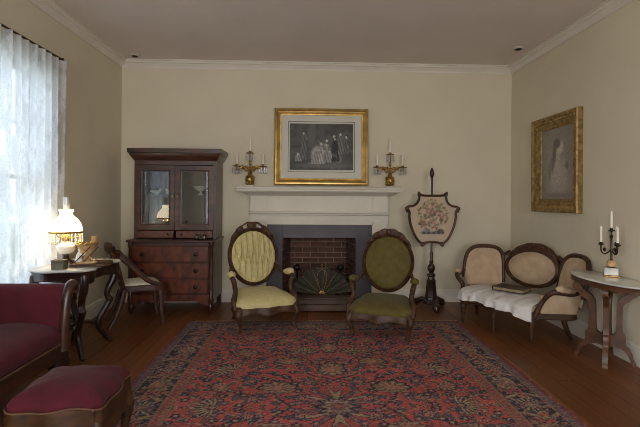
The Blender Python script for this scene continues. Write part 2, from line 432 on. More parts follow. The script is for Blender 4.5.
for q in ((-0.675, -0.475, 0.012, 1.01), (0.475, 0.675, 0.012, 1.01), (-0.4745, 0.4745, 0.836, 1.01)):
    obj('slate_slab', MB().box(q[0], q[1], -0.05, -0.002, q[2], q[3], 0.003), 'slate', fp, 0)
# firebox: mortar shell with individual bricks
D = 0.40; bxh = 0.40
m = MB()
m.box(-bxh-0.04, bxh+0.04, D+0.006, D+0.1, -0.02, 0.95)
for s in (-1, 1):
    m.add([(s*0.479, 0.0, -0.02), (s*0.404, D+0.01, -0.02), (s*0.404, D+0.01, 0.95), (s*0.479, 0.0, 0.95),
           (s*0.60, 0.0, -0.02), (s*0.60, D+0.1, -0.02), (s*0.60, D+0.1, 0.95), (s*0.60, 0.0, 0.95)],
          [(0, 1, 2, 3), (4, 7, 6, 5), (0, 3, 7, 4), (1, 5, 6, 2), (0, 4, 5, 1), (3, 2, 6, 7)])
m.box(-0.6, 0.6, 0.151, D+0.1, 0.93, 1.0).box(-0.6, 0.6, 0.0, D+0.1, -0.02, 0.012)
fb = obj('firebox', m, 'mortar', fp, 0)
bl, bh, g = 0.205, 0.062, 0.011
brick = mesh('brick', MB().box(-bl/2, bl/2, -0.012, 0.03, -bh/2, bh/2, 0.004), 0); brick.materials.append(M['brick'])
half = mesh('brick', MB().box(-bl/4+g/4, bl/4-g/4, -0.012, 0.03, -bh/2, bh/2, 0.004), 0); half.materials.append(M['brick'])
def place_brick(me, loc, rz):
    o = bpy.data.objects.new('brick', me); COL.objects.link(o); o.parent = fb
    o.location = loc; o.rotation_euler = (rnd.uniform(-.01, .01), 0, rz+rnd.uniform(-.01, .01))
for r in range(12):
    z = 0.05+r*(bh+g); odd = r % 2
    xs = [-0.324+k*(bl+g) for k in range(4)] if not odd else [-0.216+k*(bl+g) for k in range(3)]
    for x in xs: place_brick(brick, (x, D+rnd.uniform(-.004, .004), z), 0)
    if odd:
        for x in (-0.378, 0.378): place_brick(half, (x, D, z), 0)
    for s in (-1, 1):
        ang = s*(-(PI/2-math.atan2(0.08, D)))
        for t in ((0.25, 0.75) if not odd else (0.5,)):
            place_brick(brick, (s*(0.474-0.08*t), t*D, z), ang)
        if odd:
            for t in (0.12, 0.88): place_brick(half, (s*(0.474-0.08*t), t*D, z), ang)
obj('hearth_slab', MB().box(-0.70, 0.70, -0.40, -0.001, 0.001, 0.012), 'hearth', fp, 0)

# low stepped fender in front of the hearth
fe = thing('hearth_fender', 'low brown stepped fender box on the hearth below the fan', 'fender', (FX, 5.30, 0.012))
obj('base_step', MB().box(-0.46, 0.46, -0.10, 0.07, 0, 0.075, 0.006), 'hearth', fe)
obj('upper_box', MB().box(-0.44, 0.44, -0.07, 0.06, 0.075, 0.135, 0.005), 'hearth', fe)
obj('cap_moulding', MB().box(-0.455, 0.455, -0.085, 0.068, 0.135, 0.155, 0.007), 'hearth', fe)

# fan fire screen
fs_ = thing('fan_fire_screen', 'folding brass fan fire screen with radiating ribs before the firebox', 'fire screen', (FX+0.03, 5.50, 0.012))
pleats = 13
for k in range(pleats):
    a0 = math.radians(8+k*164/pleats); a1 = math.radians(8+(k+1)*164/pleats); am = (a0+a1)/2
    R = 0.36; P = []
    for y, aa in ((-0.004, a0), (0.004, am), (-0.004, a1)):
        P += [(0.03*math.cos(aa), y, 0.13+0.03*math.sin(aa)), (R*math.cos(aa)*(1.04 if aa == am else 1), y, 0.13+R*math.sin(aa)*(1.04 if aa == am else 1)*0.9)]
    P2 = [(x, y+0.003, z) for x, y, z in P]
    m = MB().add(P+P2, [(0, 1, 3, 2), (2, 3, 5, 4), (6, 8, 9, 7), (8, 10, 11, 9), (1, 7, 9, 3), (3, 9, 11, 5), (0, 2, 8, 6), (2, 4, 10, 8), (0, 6, 7, 1), (4, 5, 11, 10)])
    obj('fan_blade', m, 'darkbrass', fs_, 0)
for k in range(pleats+1):
    a = math.radians(8+k*164/pleats)
    obj('fan_rib', MB().tube([(0.03*math.cos(a), -0.008, 0.13+0.03*math.sin(a)), (0.365*math.cos(a), -0.008, 0.13+0.33*math.sin(a))], 0.0024, 6), 'bronze' if k % 2 else 'brass', fs_)
m = MB()
for s in (-1, 1):
    m.tube(catm([(0, -0.02, 0.14), (s*0.035, -0.02, 0.24), (s*0.06, -0.02, 0.35), (s*0.045, -0.02, 0.42), (0, -0.02, 0.45)]), 0.003, 6)
m.ell((0, -0.02, 0.50), (0.012, 0.012, 0.022)).tube([(0, -0.02, 0.44), (0, -0.02, 0.49)], 0.005, 6)
obj('lyre_ornament', m, 'brass', fs_)
m = MB()
for k in range(5):
    a = math.radians(30+30*k); m.ell((0.025*math.cos(a), -0.022, 0.135+0.035*math.sin(a)), (0.01, 0.006, 0.02), rot=Matrix.Rotation(PI/2-a, 3, 'Y'))
obj('palmette_boss', m, 'giltsmooth', fs_)
m = MB().box(-0.16, 0.16, -0.02, 0.03, 0.0, 0.02, 0.004).box(-0.03, 0.03, -0.015, 0.02, 0.02, 0.135, 0.004)
obj('foot_bar', m, 'darkbrass', fs_)

# andirons
def andiron(x, label):
    t = thing('andiron', label, 'andiron', (x, 5.66, 0.012), group='pair of andirons in the firebox')
    obj('post', MB().lathe([(0.028, 0.12), (0.03, 0.14), (0.013, 0.16), (0.013, 0.24), (0.024, 0.27), (0.012, 0.30), (0.012, 0.36), (0.02, 0.38), (0.012, 0.40)], n=14), 'iron', t)
    obj('ball_finial', MB().ell((0, 0, 0.445), (0.046, 0.046, 0.046), 18, 12), 'iron', t)
    m = MB()
    for s in (-1, 1): m.tube(catm([(0, 0, 0.13), (s*0.05, -0.01, 0.11), (s*0.08, -0.015, 0.03), (s*0.10, -0.02, 0.009)]), 0.009, 8)
    obj('arched_foot', m, 'iron', t)
    obj('log_bar', MB().tube([(0, 0, 0.12), (0, 0.30, 0.10), (0, 0.30, 0.006)], 0.009, 8), 'iron', t)
andiron(FX-0.285, 'black andiron with round ball finial beside the cream tufted chair')
andiron(FX+0.275, 'black andiron with round ball finial beside the olive chair')

# ================================================================== SECRETARY BOOKCASE
sx, sy = -1.545, 5.405
se = thing('secretary_bookcase', 'tall dark mahogany secretary bookcase with two glazed doors above three wide drawers', 'cabinet', (sx, sy, 0))
FY = -0.285                                       # front of the chest
m = MB().box(-0.485, 0.485, FY+0.03, 0.295, 0.14, 0.83)
obj('chest_body', m, 'mahog', se, 0)
obj('chest_top', MB().box(-0.505, 0.505, FY-0.015, 0.297, 0.83, 0.855, 0.006), 'mahog', se)
for (z0, z1) in ((0.604, 0.785), (0.42, 0.59), (0.237, 0.405)):
    d = obj('drawer', MB().box(-0.432, 0.432, FY-0.002, FY+0.04, z0, z1, 0.005), 'flame', se)
    for x in (-0.315, 0.295):
        kp = [(0.012, 0), (0.010, 0.012), (0.022, 0.022), (0.024, 0.032), (0.016, 0.04), (0.0, 0.042)]
        obj('knob', MB().lathe(kp, n=14).xf(Matrix.Translation((x, FY-0.002, (z0+z1)/2)) @ Matrix.Rotation(PI/2, 4, 'X')), 'knob', d)
obj('apron', MB().prism(cat2([(-0.44, 0.225), (0.44, 0.225)], 1)+[(0.44, 0.09), (0.38, 0.11), (0.30, 0.145), (0.1, 0.15), (-0.1, 0.15), (-0.30, 0.145), (-0.38, 0.11), (-0.44, 0.09)], FY+0.005, FY+0.03), 'flame', se, 0)
for s in (-1, 1):
    obj('column', MB().lathe([(0.034, 0.14), (0.034, 0.17), (0.026, 0.18), (0.024, 0.30), (0.026, 0.50), (0.023, 0.76), (0.032, 0.78), (0.034, 0.83)], (s*0.462, FY+0.03, 0), 16), 'mahog', se)
    obj('front_foot', MB().lathe([(0.018, 0.0), (0.022, 0.02), (0.034, 0.05), (0.036, 0.09), (0.026, 0.115), (0.036, 0.14)], (s*0.455, FY+0.035, 0), 14), 'mahog', se)
    obj('back_foot', MB().box(s*0.455-0.025, s*0.455+0.025, 0.24, 0.29, 0.0, 0.14), 'mahog', se, 0)
UF = -0.105                                        # front of the upper case
m = MB()
for s in (-1, 1): m.box(s*0.465-0.018, s*0.465+0.018, UF, 0.295, 0.855, 1.79)
m.box(-0.447, 0.447, 0.28, 0.295, 0.856, 1.79).box(-0.447, 0.447, UF+0.02, 0.28, 0.955, 0.97).box(-0.447, 0.447, UF, 0.28, 1.735, 1.79)
obj('upper_case', m, 'mahog', se, 0)
obj('shelf', MB().box(-0.446, 0.446, UF+0.05, 0.279, 1.365, 1.38), 'mahog', se, 0)
cp = [(-0.03, 1.785), (0.0, 1.785), (0.012, 1.80), (0.03, 1.83), (0.048, 1.86), (0.05, 1.872), (0.06, 1.875), (0.062, 1.925), (-0.03, 1.925)]
vs = []
for d, z in cp:                                    # cornice on three sides, mitred
    vs += [(-0.487-d, 0.296, z), (-0.487-d, UF-d, z), (0.487+d, UF-d, z), (0.487+d, 0.296, z)]
n = len(cp); fs = []
for i in range(n):
    j = (i+1) % n
    for k in range(3): fs.append((i*4+k, i*4+k+1, j*4+k+1, j*4+k))
fs += [tuple(i*4 for i in range(n)), tuple(i*4+3 for i in range(n))[::-1]]
obj('cornice', MB().add(vs, fs).box(-0.46, 0.46, UF+0.02, 0.294, 1.79, 1.92), 'mahog', se, 30)
for s in (-1, 1):
    dr = obj('door', MB().frame(0.455, 0.762, [(0, 0.0), (0, 0.022), (0.055, 0.022), (0.062, 0.012), (0.072, 0.010), (0.072, 0.0)]).xf(Matrix.Translation((s*0.2305, UF, 1.344))), 'mahog', se, 30)
    obj('pane', MB().box(s*0.2305-0.158, s*0.2305+0.158, UF-0.008, UF-0.004, 1.033, 1.655), 'cabglass', dr, 0)
    obj('lock_plate', MB().ell((s*0.03, UF-0.024, 1.36), (0.008, 0.004, 0.016)), 'brass', dr)
    sd = obj('small_drawer', MB().box(s*0.2305-0.215, s*0.2305+0.215, UF-0.014, UF+0.2, 0.866, 0.95, 0.004), 'flame', se)
    obj('knob', MB().lathe([(0.007, 0), (0.012, 0.012), (0.0, 0.022)], n=12).xf(Matrix.Translation((s*0.2305-s*0.15, UF-0.014, 0.908)) @ Matrix.Rotation(PI/2, 4, 'X')), 'knob', sd)
# china inside
bw = thing('footed_bowl', 'white footed china bowl on the shelf behind the glazed door', 'bowl', (sx+0.27, sy+0.02, 1.38))
obj('bowl', MB().lathe([(0.0, 0.05), (0.02, 0.05), (0.06, 0.07), (0.095, 0.105), (0.10, 0.105), (0.065, 0.062), (0.02, 0.044), (0.012, 0.04)], n=24), 'china', bw)
obj('foot', MB().lathe([(0.04, 0.0), (0.036, 0.008), (0.012, 0.02), (0.012, 0.046)], n=18), 'china', bw)
def bird(x, rz, label):
    t = thing('bird_figurine', label, 'figurine', (x, sy+0.02, 1.38), rz, 'white birds inside the bookcase')
    obj('body', MB().ell((0, 0, 0.032), (0.045, 0.022, 0.024)).ell((0.035, 0, 0.058), (0.017, 0.015, 0.016)).tube([(-0.03, 0, 0.035), (-0.085, 0, 0.045)], [0.018, 0.006], 8, flat=0.6), 'china', t)
    obj('beak', MB().tube([(0.048, 0, 0.058), (0.066, 0, 0.054)], [0.006, 0.001], 6), 'porc', t)
    obj('base', MB().lathe([(0.03, 0), (0.03, 0.01), (0.0, 0.012)], n=14), 'china', t)
bird(sx-0.255, 0.2, 'white bird figurine behind glass, farther from the cabinet door lock')
bird(sx-0.11, 2.9, 'white bird figurine behind glass, nearer to the cabinet door lock')
# silver inkstand on the ledge
ik = thing('inkstand', 'small tarnished silver inkstand on the ledge of the secretary', 'inkstand', (sx+0.325, sy-0.215, 0.855))
obj('tray', MB().lathe([(0.0, 0.012), (0.075, 0.012), (0.088, 0.02), (0.09, 0.018), (0.078, 0.006), (0.0, 0.006)], n=22).xf(Matrix.Diagonal((1, 0.6, 1, 1))), 'silver', ik)
for x in (-0.06, 0.06):
    for y in (-0.03, 0.03): obj('foot', MB().ell((x, y, 0.005), (0.008, 0.008, 0.005), 8, 6), 'silver', ik)
for x in (-0.045, 0.045):
    obj('ink_pot', MB().lathe([(0.022, 0.012), (0.025, 0.03), (0.02, 0.045), (0.022, 0.048), (0.008, 0.06), (0.0, 0.066)], (x, 0, 0), 14), 'silver', ik)
obj('handle', MB().tube(catm([(-0.012, 0, 0.012), (-0.02, 0, 0.05), (0, 0, 0.078), (0.02, 0, 0.05), (0.012, 0, 0.012)]), 0.0045, 8), 'silver', ik)

# ================================================================== OVAL-BACK ARMCHAIRS
def plan(k=1.0, fw=0.325, bw_=0.26, fd=-0.285, bd=0.25):
    """serpentine-fronted seat plan"""
    P = [(-fw*0.98, fd+0.05), (-fw*0.72, fd-0.015), (-fw*0.35, fd-0.01), (0, fd-0.035), (fw*0.35, fd-0.01), (fw*0.72, fd-0.015), (fw*0.98, fd+0.05),
         (fw, fd+0.2), (bw_*1.08, 0.08), (bw_, bd-0.06), (bw_*0.75, bd), (0, bd+0.02), (-bw_*0.75, bd), (-bw_, bd-0.06), (-bw_*1.08, 0.08), (-fw, fd+0.2)]
    P = cat2(P, 4, True); cy = (fd+bd)/2
    return [(x*k, cy+(y-cy)*k) for x, y in P]
def cushion(pl, z0, z1, dome, name, m, parent, cy=None):
    cx = sum(p[0] for p in pl)/len(pl); cy = sum(p[1] for p in pl)/len(pl)
    mb = MB(); n = len(pl); vs = []; fs = []
    prof = [(0.985, z0), (1.0, z0+(z1-z0)*0.35), (0.995, z0+(z1-z0)*0.7), (0.955, z1), (0.85, z1+dome*0.4), (0.6, z1+dome*0.8), (0.3, z1+dome*0.97)]
    for k, z in prof: vs += [(cx+(x-cx)*k, cy+(y-cy)*k, z) for x, y in pl]
    vs.append((cx, cy, z1+dome))
    for i in range(len(prof)-1):
        for j in range(n): fs.append((i*n+j, i*n+(j+1) % n, (i+1)*n+(j+1) % n, (i+1)*n+j))
    l = (len(prof)-1)*n
    for j in range(n): fs.append((l+j, l+(j+1) % n, len(vs)-1))
    fs.append(tuple(range(n))[::-1])
    return obj(name, mb.add(vs, fs), m, parent, 60)
def SL(y): return 0.045*min(1.0, max(0.0, (0.25-y)/0.53))     # fall of the seat towards the front
def armchair(label, loc, rz, fabric, wood, tufted, top, sc=1.0):
    t = thing('oval_back_armchair', label, 'armchair', loc, rz, 'pair of oval-back armchairs by the fireplace', sc)
    # seat rail with serpentine lower edge at the front
    pl = plan(1.0); mb = MB(); n = len(pl); vs = []; fs = []
    for (k, z) in ((1.0, 0.285), (1.012, 0.275), (1.012, 0.24), (1.03, 0.225), (1.02, 0.21), (0.93, 0.212), (0.93, 0.285)):
        for x, y in pl:
            zz = z
            if y < -0.2 and z < 0.25: zz = z - 0.022*(math.cos(x/0.31*2*PI)*0.5+0.3) + 0.012
            vs.append((x*k, y*k, zz-SL(y)))
    for i in range(7):
        j = (i+1) % 7
        for q in range(n): fs.append((i*n+q, i*n+(q+1) % n, j*n+(q+1) % n, j*n+q))
    obj('seat_rail', mb.add(vs, fs), wood, t, 40)
    seat = cushion(plan(0.985), 0.275, 0.335, 0.05, 'seat', fabric, t)
    for q in seat.data.vertices: q.co.z -= SL(q.co.y)
    for s in (-1, 1):                               # cabriole front legs with scroll toes
        P = catm([(s*0.28, -0.245, 0.235), (s*0.302, -0.268, 0.20), (s*0.305, -0.275, 0.16), (s*0.287, -0.258, 0.10), (s*0.276, -0.247, 0.05), (s*0.283, -0.262, 0.022), (s*0.292, -0.282, 0.014)])
        mb = MB().tube(P, lerp([0.034, 0.036, 0.032, 0.023, 0.016, 0.017, 0.014], len(P)), 10, up=(0, 1, 0))
        mb.ell((s*0.292, -0.284, 0.016), (0.018, 0.02, 0.016), 10, 8).ell((s*0.307, -0.29, 0.18), (0.022, 0.014, 0.028), 10, 8)
        obj('front_leg', mb, wood, t)
        P = catm([(s*0.21, 0.21, 0.28), (s*0.212, 0.225, 0.18), (s*0.218, 0.265, 0.07), (s*0.222, 0.295, 0.0)])
        obj('back_leg', MB().tube(P, lerp([0.026, 0.024, 0.02, 0.017], len(P)), 8, up=(0, 1, 0)), wood, t)
    # oval back
    tilt = Matrix.Translation((0, 0.235, 0.36)) @ Matrix.Rotation(math.radians(-13), 4, 'X')
    rx, rz_, cz = 0.258, 0.295, 0.325
    ov = [(rx*math.cos(a)*(1-0.05*math.sin(a)*-1), cz+rz_*math.sin(a)) for a in [2*PI*k/56 for k in range(56)]]
    prof = [(-0.008, 0.02), (-0.008, -0.022), (0.002, -0.032), (0.010, -0.026), (0.018, -0.035), (0.026, -0.028), (0.031, -0.008), (0.03, 0.02)]
    obj('back_frame', MB().sweep(ov[::-1], [(-o, h) for o, h in prof]).xf(tilt), wood, t, 45)
    bt = []
    if tufted:
        for r_, zz in enumerate((cz+0.05, cz-0.065)):
            for q in range(-4, 5):
                xx = (q+(0.5 if r_ % 2 else 0))*0.066
                if (xx/rx)**2+((zz-cz)/rz_)**2 < 0.74: bt.append((xx, zz))
    def pad(u, v):
        r = 0.985*v; a = 2*PI*u; x = rx*r*math.cos(a)*(1+0.05*math.sin(a)); z = cz+rz_*r*math.sin(a)
        d = 0.06*(1-r**4)**0.5 if r < 1 else 0
        if tufted:
            k = min(1, max(0, (cz+0.05-z)/0.115)); row = 0.066
            def ch(o): c_ = (x/row-o) % 1.0; c_ = min(c_, 1-c_); return math.exp(-(c_/0.16)**2)
            dep = ch(0)*(1-k) if k < 1e-6 else (ch(0.5) if k > 1-1e-6 else max(ch(0.5*k), ch(-0.5*k)))
            d -= 0.030*dep*min(1, (1-r)*5)
            for bx_, bz_ in bt: d -= 0.020*math.exp(-((x-bx_)**2+(z-bz_)**2)/0.0003)
        return (x, -d-0.004, z)
    obj('back_pad', MB().grid(pad, 180, 50, True).xf(tilt), fabric, t, 70)
    obj('back_panel', MB().prism([(a*0.98, cz+(b-cz)*0.98) for a, b in ov], 0.008, 0.018).xf(tilt), fabric, t, 30)
    for bx_, bz_ in bt: obj('tuft_button', MB().ell((bx_, -0.016, bz_), (0.008, 0.005, 0.008), 8, 6).xf(tilt), fabric, t)
    # carved crest
    mb = MB(); out = []; inn = []
    for k in range(41):
        a = math.radians(32+116*k/40); e = 0.018+top*(math.sin((k/40)*PI)**1.3)+0.010*abs(math.sin(k/40*PI*6))
        out.append(((rx+0.022+e)*math.cos(a), cz+(rz_+0.022+e)*math.sin(a))); inn.append(((rx+0.02)*math.cos(a), cz+(rz_+0.02)*math.sin(a)))
    if tufted:
        # pierced crest: two openings left between the inner rail and the scalloped top
        for (k0, k1) in ((0, 13), (17, 23), (27, 40)): mb.prism(inn[k0:k1+1]+out[k0:k1+1][::-1], -0.03, 0.012)
        for (k0, k1) in ((13, 17), (23, 27)):
            mid = [((o[0]*0.78+i_[0]*0.22), (o[1]*0.78+i_[1]*0.22)) for o, i_ in zip(out, inn)]
            mb.prism(mid[k0:k1+1]+out[k0:k1+1][::-1], -0.03, 0.012)
            low = [((o[0]*0.25+i_[0]*0.75), (o[1]*0.25+i_[1]*0.75)) for o, i_ in zip(out, inn)]
            mb.prism(inn[k0:k1+1]+low[k0:k1+1][::-1], -0.03, 0.012)
    else: mb.prism(inn+out[::-1], -0.03, 0.012)
    for k in (3, 8, 12, 20, 28, 32, 37):
        p, q = out[k], inn[k]; c = ((p[0]*0.5+q[0]*0.5), -0.03, (p[1]*0.5+q[1]*0.5))
        h_ = math.hypot(p[0]-q[0], p[1]-q[1])*0.45
        mb.ell(c, (0.017 if k != 20 else 0.03, 0.014, h_), 10, 8, Matrix.Rotation(math.atan2(p[0], p[1]-cz), 3, 'Y'))
    obj('carved_crest', mb.xf(tilt), wood, t, 40)
    for s in (-1, 1):                               # open arms
        P = catm([(s*0.262, 0.255, 0.57), (s*0.29, 0.17, 0.515), (s*0.315, 0.05, 0.505), (s*0.322, -0.05, 0.515), (s*0.318, -0.105, 0.495), (s*0.305, -0.10, 0.44), (s*0.30, -0.11, 0.37), (s*0.328, -0.17, 0.30), (s*0.32, -0.22, 0.21)], 5)
        ar = obj('arm', MB().tube(P, lerp([0.018, 0.019, 0.022, 0.025, 0.027, 0.026, 0.026, 0.03, 0.026], len(P)), 10).ell((s*0.32, -0.105, 0.487), (0.022, 0.028, 0.028), 10, 8), wood, t)
        obj('arm_pad', MB().tube(catm([(s*0.306, 0.12, 0.522), (s*0.317, 0.05, 0.532), (s*0.323, -0.03, 0.542), (s*0.323, -0.08, 0.534)]), lerp([0.016, 0.034, 0.04, 0.02], 19), 10, flat=1.15), fabric, ar)
    return t
armchair('cream velvet tufted oval-back armchair with pierced carved wooden crest', (-0.465, 4.72, 0.007), math.radians(22), 'cream', 'walnut', True, 0.055)
armchair('olive green velvet oval-back armchair with smooth unbuttoned back', (0.80, 4.43, 0.007), math.radians(-19), 'green', 'walnut', False, 0.04, 0.965)

# ================================================================== MANTEL PICTURE AND GIRANDOLES
def blobs(h, wd, base, seed, items, noise=0.25):
    r = np.random.RandomState(seed); img = np.zeros((h, wd)); img += base
    yy, xx = np.mgrid[0:h, 0:wd]; u = xx/(wd-1); v = yy/(h-1)
    for s_ in (6, 12, 24):
        gnoise = r.rand(s_+1, s_+1); gx = u*s_; gy = v*s_; ix = np.minimum(gx.astype(int), s_-1); iy = np.minimum(gy.astype(int), s_-1)
        fx = gx-ix; fy = gy-iy
        img *= 1+noise*((gnoise[iy, ix]*(1-fx)*(1-fy)+gnoise[iy, ix+1]*fx*(1-fy)+gnoise[iy+1, ix]*(1-fx)*fy+gnoise[iy+1, ix+1]*fx*fy)-0.5)*2
    for cx, cy, rx_, ry_, val, soft in items:
        d = np.sqrt(((u-cx)/rx_)**2+((v-cy)/ry_)**2); a = np.clip((1-d)/soft+0.5, 0, 1); img = img*(1-a)+val*a*(0.75+0.5*r.rand(h, wd))
    return img
pic = thing('mantel_picture', 'gilt framed black-and-white engraving leaning on the mantel shelf', 'picture', (0.207, 5.665, 2.010))
pic.rotation_euler = (math.radians(-3.0), 0, 0)
obj('frame', MB().frame(1.205, 0.99, [(0, 0), (0, 0.03), (0.012, 0.042), (0.03, 0.046), (0.04, 0.036), (0.058, 0.03), (0.07, 0.02), (0.075, 0.026), (0.085, 0.024), (0.088, 0.012), (0.088, 0)]), 'giltsmooth', pic, 25)
obj('mat_board', MB().box(-0.52, 0.52, -0.010, -0.004, -0.412, 0.412), 'matboard', pic, 0)
obj('mat_line', MB().frame(0.86, 0.655, [(0, 0.0102), (0, 0.0112), (0.006, 0.0112), (0.006, 0.0102)]), 'darkbrass', pic, 0)
it = [(.22, .62, .035, .16, .10, .5), (.21, .80, .02, .03, .16, .5), (.14, .26, .05, .06, .26, .6), (.13, .33, .02, .04, .34, .5), (.44, .33, .10, .17, .34, .6), (.50, .56, .03, .05, .38, .5), (.49, .65, .022, .035, .05, .5),
      (.58, .52, .035, .07, .28, .5), (.585, .63, .02, .03, .42, .5), (.62, .33, .06, .12, .30, .6), (.57, .40, .05, .03, .36, .5), (.70, .42, .05, .14, .03, .5), (.69, .62, .03, .10, .05, .5), (.70, .72, .02, .03, .40, .5),
      (.79, .60, .04, .16, .10, .5), (.80, .76, .02, .03, .30, .5), (.88, .58, .04, .2, .09, .5), (.90, .68, .018, .025, .22, .5), (.77, .24, .05, .09, .15, .6), (.55, .10, .4, .05, .10, .8), (.35, .8, .06, .3, .09, .6), (.50, .85, .05, .3, .07, .6)]
img = blobs(90, 120, 0.06, 3, it)
gy_, gx_ = np.mgrid[0:90, 0:120]; gx_ = gx_/119; gy_ = gy_/89
for pts_, val in (([(.16, .22), (.28, .22), (.25, .74), (.19, .74)], .12), ([(.32, .13), (.56, .13), (.52, .46), (.47, .54), (.43, .46)], .34), ([(.46, .18), (.55, .22), (.52, .50), (.48, .50)], .42),
                  ([(.54, .16), (.67, .16), (.61, .50), (.56, .50)], .26), ([(.66, .18), (.79, .18), (.75, .62), (.68, .62)], .02), ([(.76, .34), (.86, .34), (.83, .74), (.78, .74)], .15), ([(.86, .4), (.94, .4), (.91, .68), (.88, .68)], .10), ([(.08, .18), (.20, .18), (.15, .32), (.11, .30)], .26)):
    ins = np.ones((90, 120), bool)
    for (ax_, ay_), (bx_, by_) in zip(pts_, pts_[1:]+pts_[:1]): ins &= (bx_-ax_)*(gy_-ay_)-(by_-ay_)*(gx_-ax_) > 0
    img = np.where(ins, val*(0.7+0.3*np.sin(gx_*150+gy_*30)), img)
for cx_, cy_, hair in ((.22, .79, .03), (.50, .57, .03), (.585, .55, .04), (.715, .67, .02), (.805, .78, .04), (.895, .72, .04), (.455, .44, .2), (.635, .40, .05)):
    img = np.where(np.hypot((gx_-cx_)/.022, (gy_-cy_-.015)/.034) < 1, hair, img); img = np.where(np.hypot((gx_-cx_+.004)/.014, (gy_-cy_+.004)/.024) < 1, .40, img)
r_ = np.random.RandomState(4)
for k in range(170):                               # finer marks around the figures
    cx, cy = 0.52+0.26*r_.randn()*0.7, 0.34+0.2*r_.randn()*0.8
    yy, xx = np.mgrid[0:90, 0:120]; a = np.clip(1.3-np.hypot((xx/119-cx)/0.014, (yy/89-cy)/0.03), 0, 1)*0.30
    img = img*(1-a)+a*(0.02+0.34*r_.rand()**2)
img = np.stack([img*1.25, img*1.18, img*1.10], -1)
painted('engraving', img, lambda u, v: (-0.407+0.814*u, -0.0125, -0.30+0.60*v), 'print', pic, 'dark engraving of a group of figures, pale dresses at centre')

def girandole(x, label):
    t = thing('girandole', label, 'candelabra', (x, 5.60, 1.49), group='pair of girandoles on the mantel')
    obj('marble_base', MB().box(-0.05, 0.05, -0.04, 0.04, 0, 0.016, 0.003), 'marble', t)
    m = MB().lathe([(0.02, 0.016), (0.04, 0.022), (0.036, 0.035), (0.05, 0.06), (0.058, 0.09), (0.05, 0.125), (0.03, 0.15), (0.022, 0.165), (0.03, 0.18), (0.014, 0.20), (0.012, 0.23)], n=16)
    for k in range(7):
        a = 2*PI*k/7
        for z in (0.05, 0.085, 0.12): m.ell((0.046*math.cos(a+z*9), 0.046*math.sin(a+z*9), z), (0.014, 0.014, 0.02), 8, 6)
    obj('figural_stem', m, 'brass', t)
    m = MB().tube([(0, 0, 0.22), (0, 0, 0.42)], 0.008, 8).ell((0, 0, 0.30), (0.018, 0.018, 0.03), 10, 8)
    for s in (-1, 1):
        m.tube(catm([(0, 0, 0.215), (s*0.05, 0, 0.20), (s*0.085, 0, 0.235), (s*0.12, 0, 0.225), (s*0.165, 0, 0.215), (s*0.165, 0, 0.25)]), 0.008, 8)
        for q, z in ((0.02, 0.235), (0.045, 0.25), (0.07, 0.245), (0.095, 0.255), (0.115, 0.24)): m.ell((s*q, -0.008, z), (0.017, 0.012, 0.019), 8, 6)
    obj('scroll_arm', m, 'brass', t)
    for xx, z0, hc in ((-0.165, 0.25, 0.165), (0.165, 0.25, 0.165), (0, 0.415, 0.21)):
        cup = obj('candle_cup', MB().lathe([(0.006, 0), (0.05, 0.006), (0.054, 0.014), (0.02, 0.012), (0.015, 0.02), (0.02, 0.035), (0.016, 0.035), (0.0, 0.03)], (xx, 0, z0), 18), 'brass', t)
        obj('candle', MB().lathe([(0.0105, 0.03), (0.0095, hc), (0.003, hc+0.006), (0.0, hc+0.006)], (xx, 0, z0), 10), 'candle', cup)
        for k in range(8):
            a = 2*PI*(k+0.5)/8
            px_, py_ = xx+0.047*math.cos(a), 0.047*math.sin(a)
            obj('prism_drop', MB().lathe([(0.0, 0.004), (0.005, -0.008), (0.006, -0.06), (0.009, -0.068), (0.0, -0.095)], (px_, py_, z0), 6), 'crystal', t, 0)
girandole(-0.70, 'gilt girandole with three candles and crystal drops, above the cream chair')
girandole(1.085, 'gilt girandole with three candles and crystal drops, nearer the pole screen')

# ================================================================== POLE SCREEN
ps = thing('pole_screen', 'dark wooden pole fire screen with floral needlework shield panel', 'pole screen', (1.565, 5.385, 0))
m = MB().lathe([(0.095, 0.06), (0.10, 0.075), (0.095, 0.10), (0.075, 0.115), (0.07, 0.14), (0.075, 0.15), (0.055, 0.33), (0.062, 0.345), (0.045, 0.36), (0.04, 0.39), (0.055, 0.405), (0.05, 0.42), (0.03, 0.44), (0.05, 0.49), (0.045, 0.52), (0.02, 0.56), (0.028, 0.58), (0.02, 0.60), (0.024, 0.68), (0.016, 0.70)], n=8)
obj('baluster', m, 'darkwood', ps, 30)
obj('pole', MB().lathe([(0.0125, 0.69), (0.0125, 1.60), (0.018, 1.605), (0.012, 1.615)], n=12), 'darkwood', ps)
obj('finial', MB().lathe([(0.012, 1.61), (0.028, 1.64), (0.03, 1.67), (0.02, 1.71), (0.006, 1.735), (0.0, 1.74)], n=12), 'darkwood', ps)
for a in (-PI/2, -PI/2+2.2, -PI/2-2.2):
    c, s_ = math.cos(a), math.sin(a)
    P = catm([(0.05*c, 0.05*s_, 0.09), (0.12*c, 0.12*s_, 0.10), (0.17*c, 0.17*s_, 0.075), (0.21*c, 0.21*s_, 0.06), (0.225*c, 0.225*s_, 0.035)])
    foot = obj('scroll_foot', MB().tube(P, lerp([0.035, 0.034, 0.036, 0.04, 0.03], len(P)), 10).ell((0.215*c, 0.215*s_, 0.036), (0.04, 0.04, 0.036), 12, 8), 'darkwood', ps)
SH = [(0.0, 0.0), (-0.10, 0.0), (-0.15, 0.012), (-0.172, 0.03), (-0.165, -0.025), (-0.185, -0.085), (-0.235, -0.125), (-0.29, -0.135), (-0.315, -0.155), (-0.285, -0.20), (-0.285, -0.27), (-0.265, -0.37), (-0.225, -0.47), (-0.175, -0.55), (-0.13, -0.585), (-0.12, -0.61), (-0.09, -0.578), (0, -0.565)]
SH = SH+[(-x, z) for x, z in SH[1:-1][::-1]]
ZT = 1.39; YS = -0.035
outl = cat2([(x, ZT+z) for x, z in SH], 3, True)
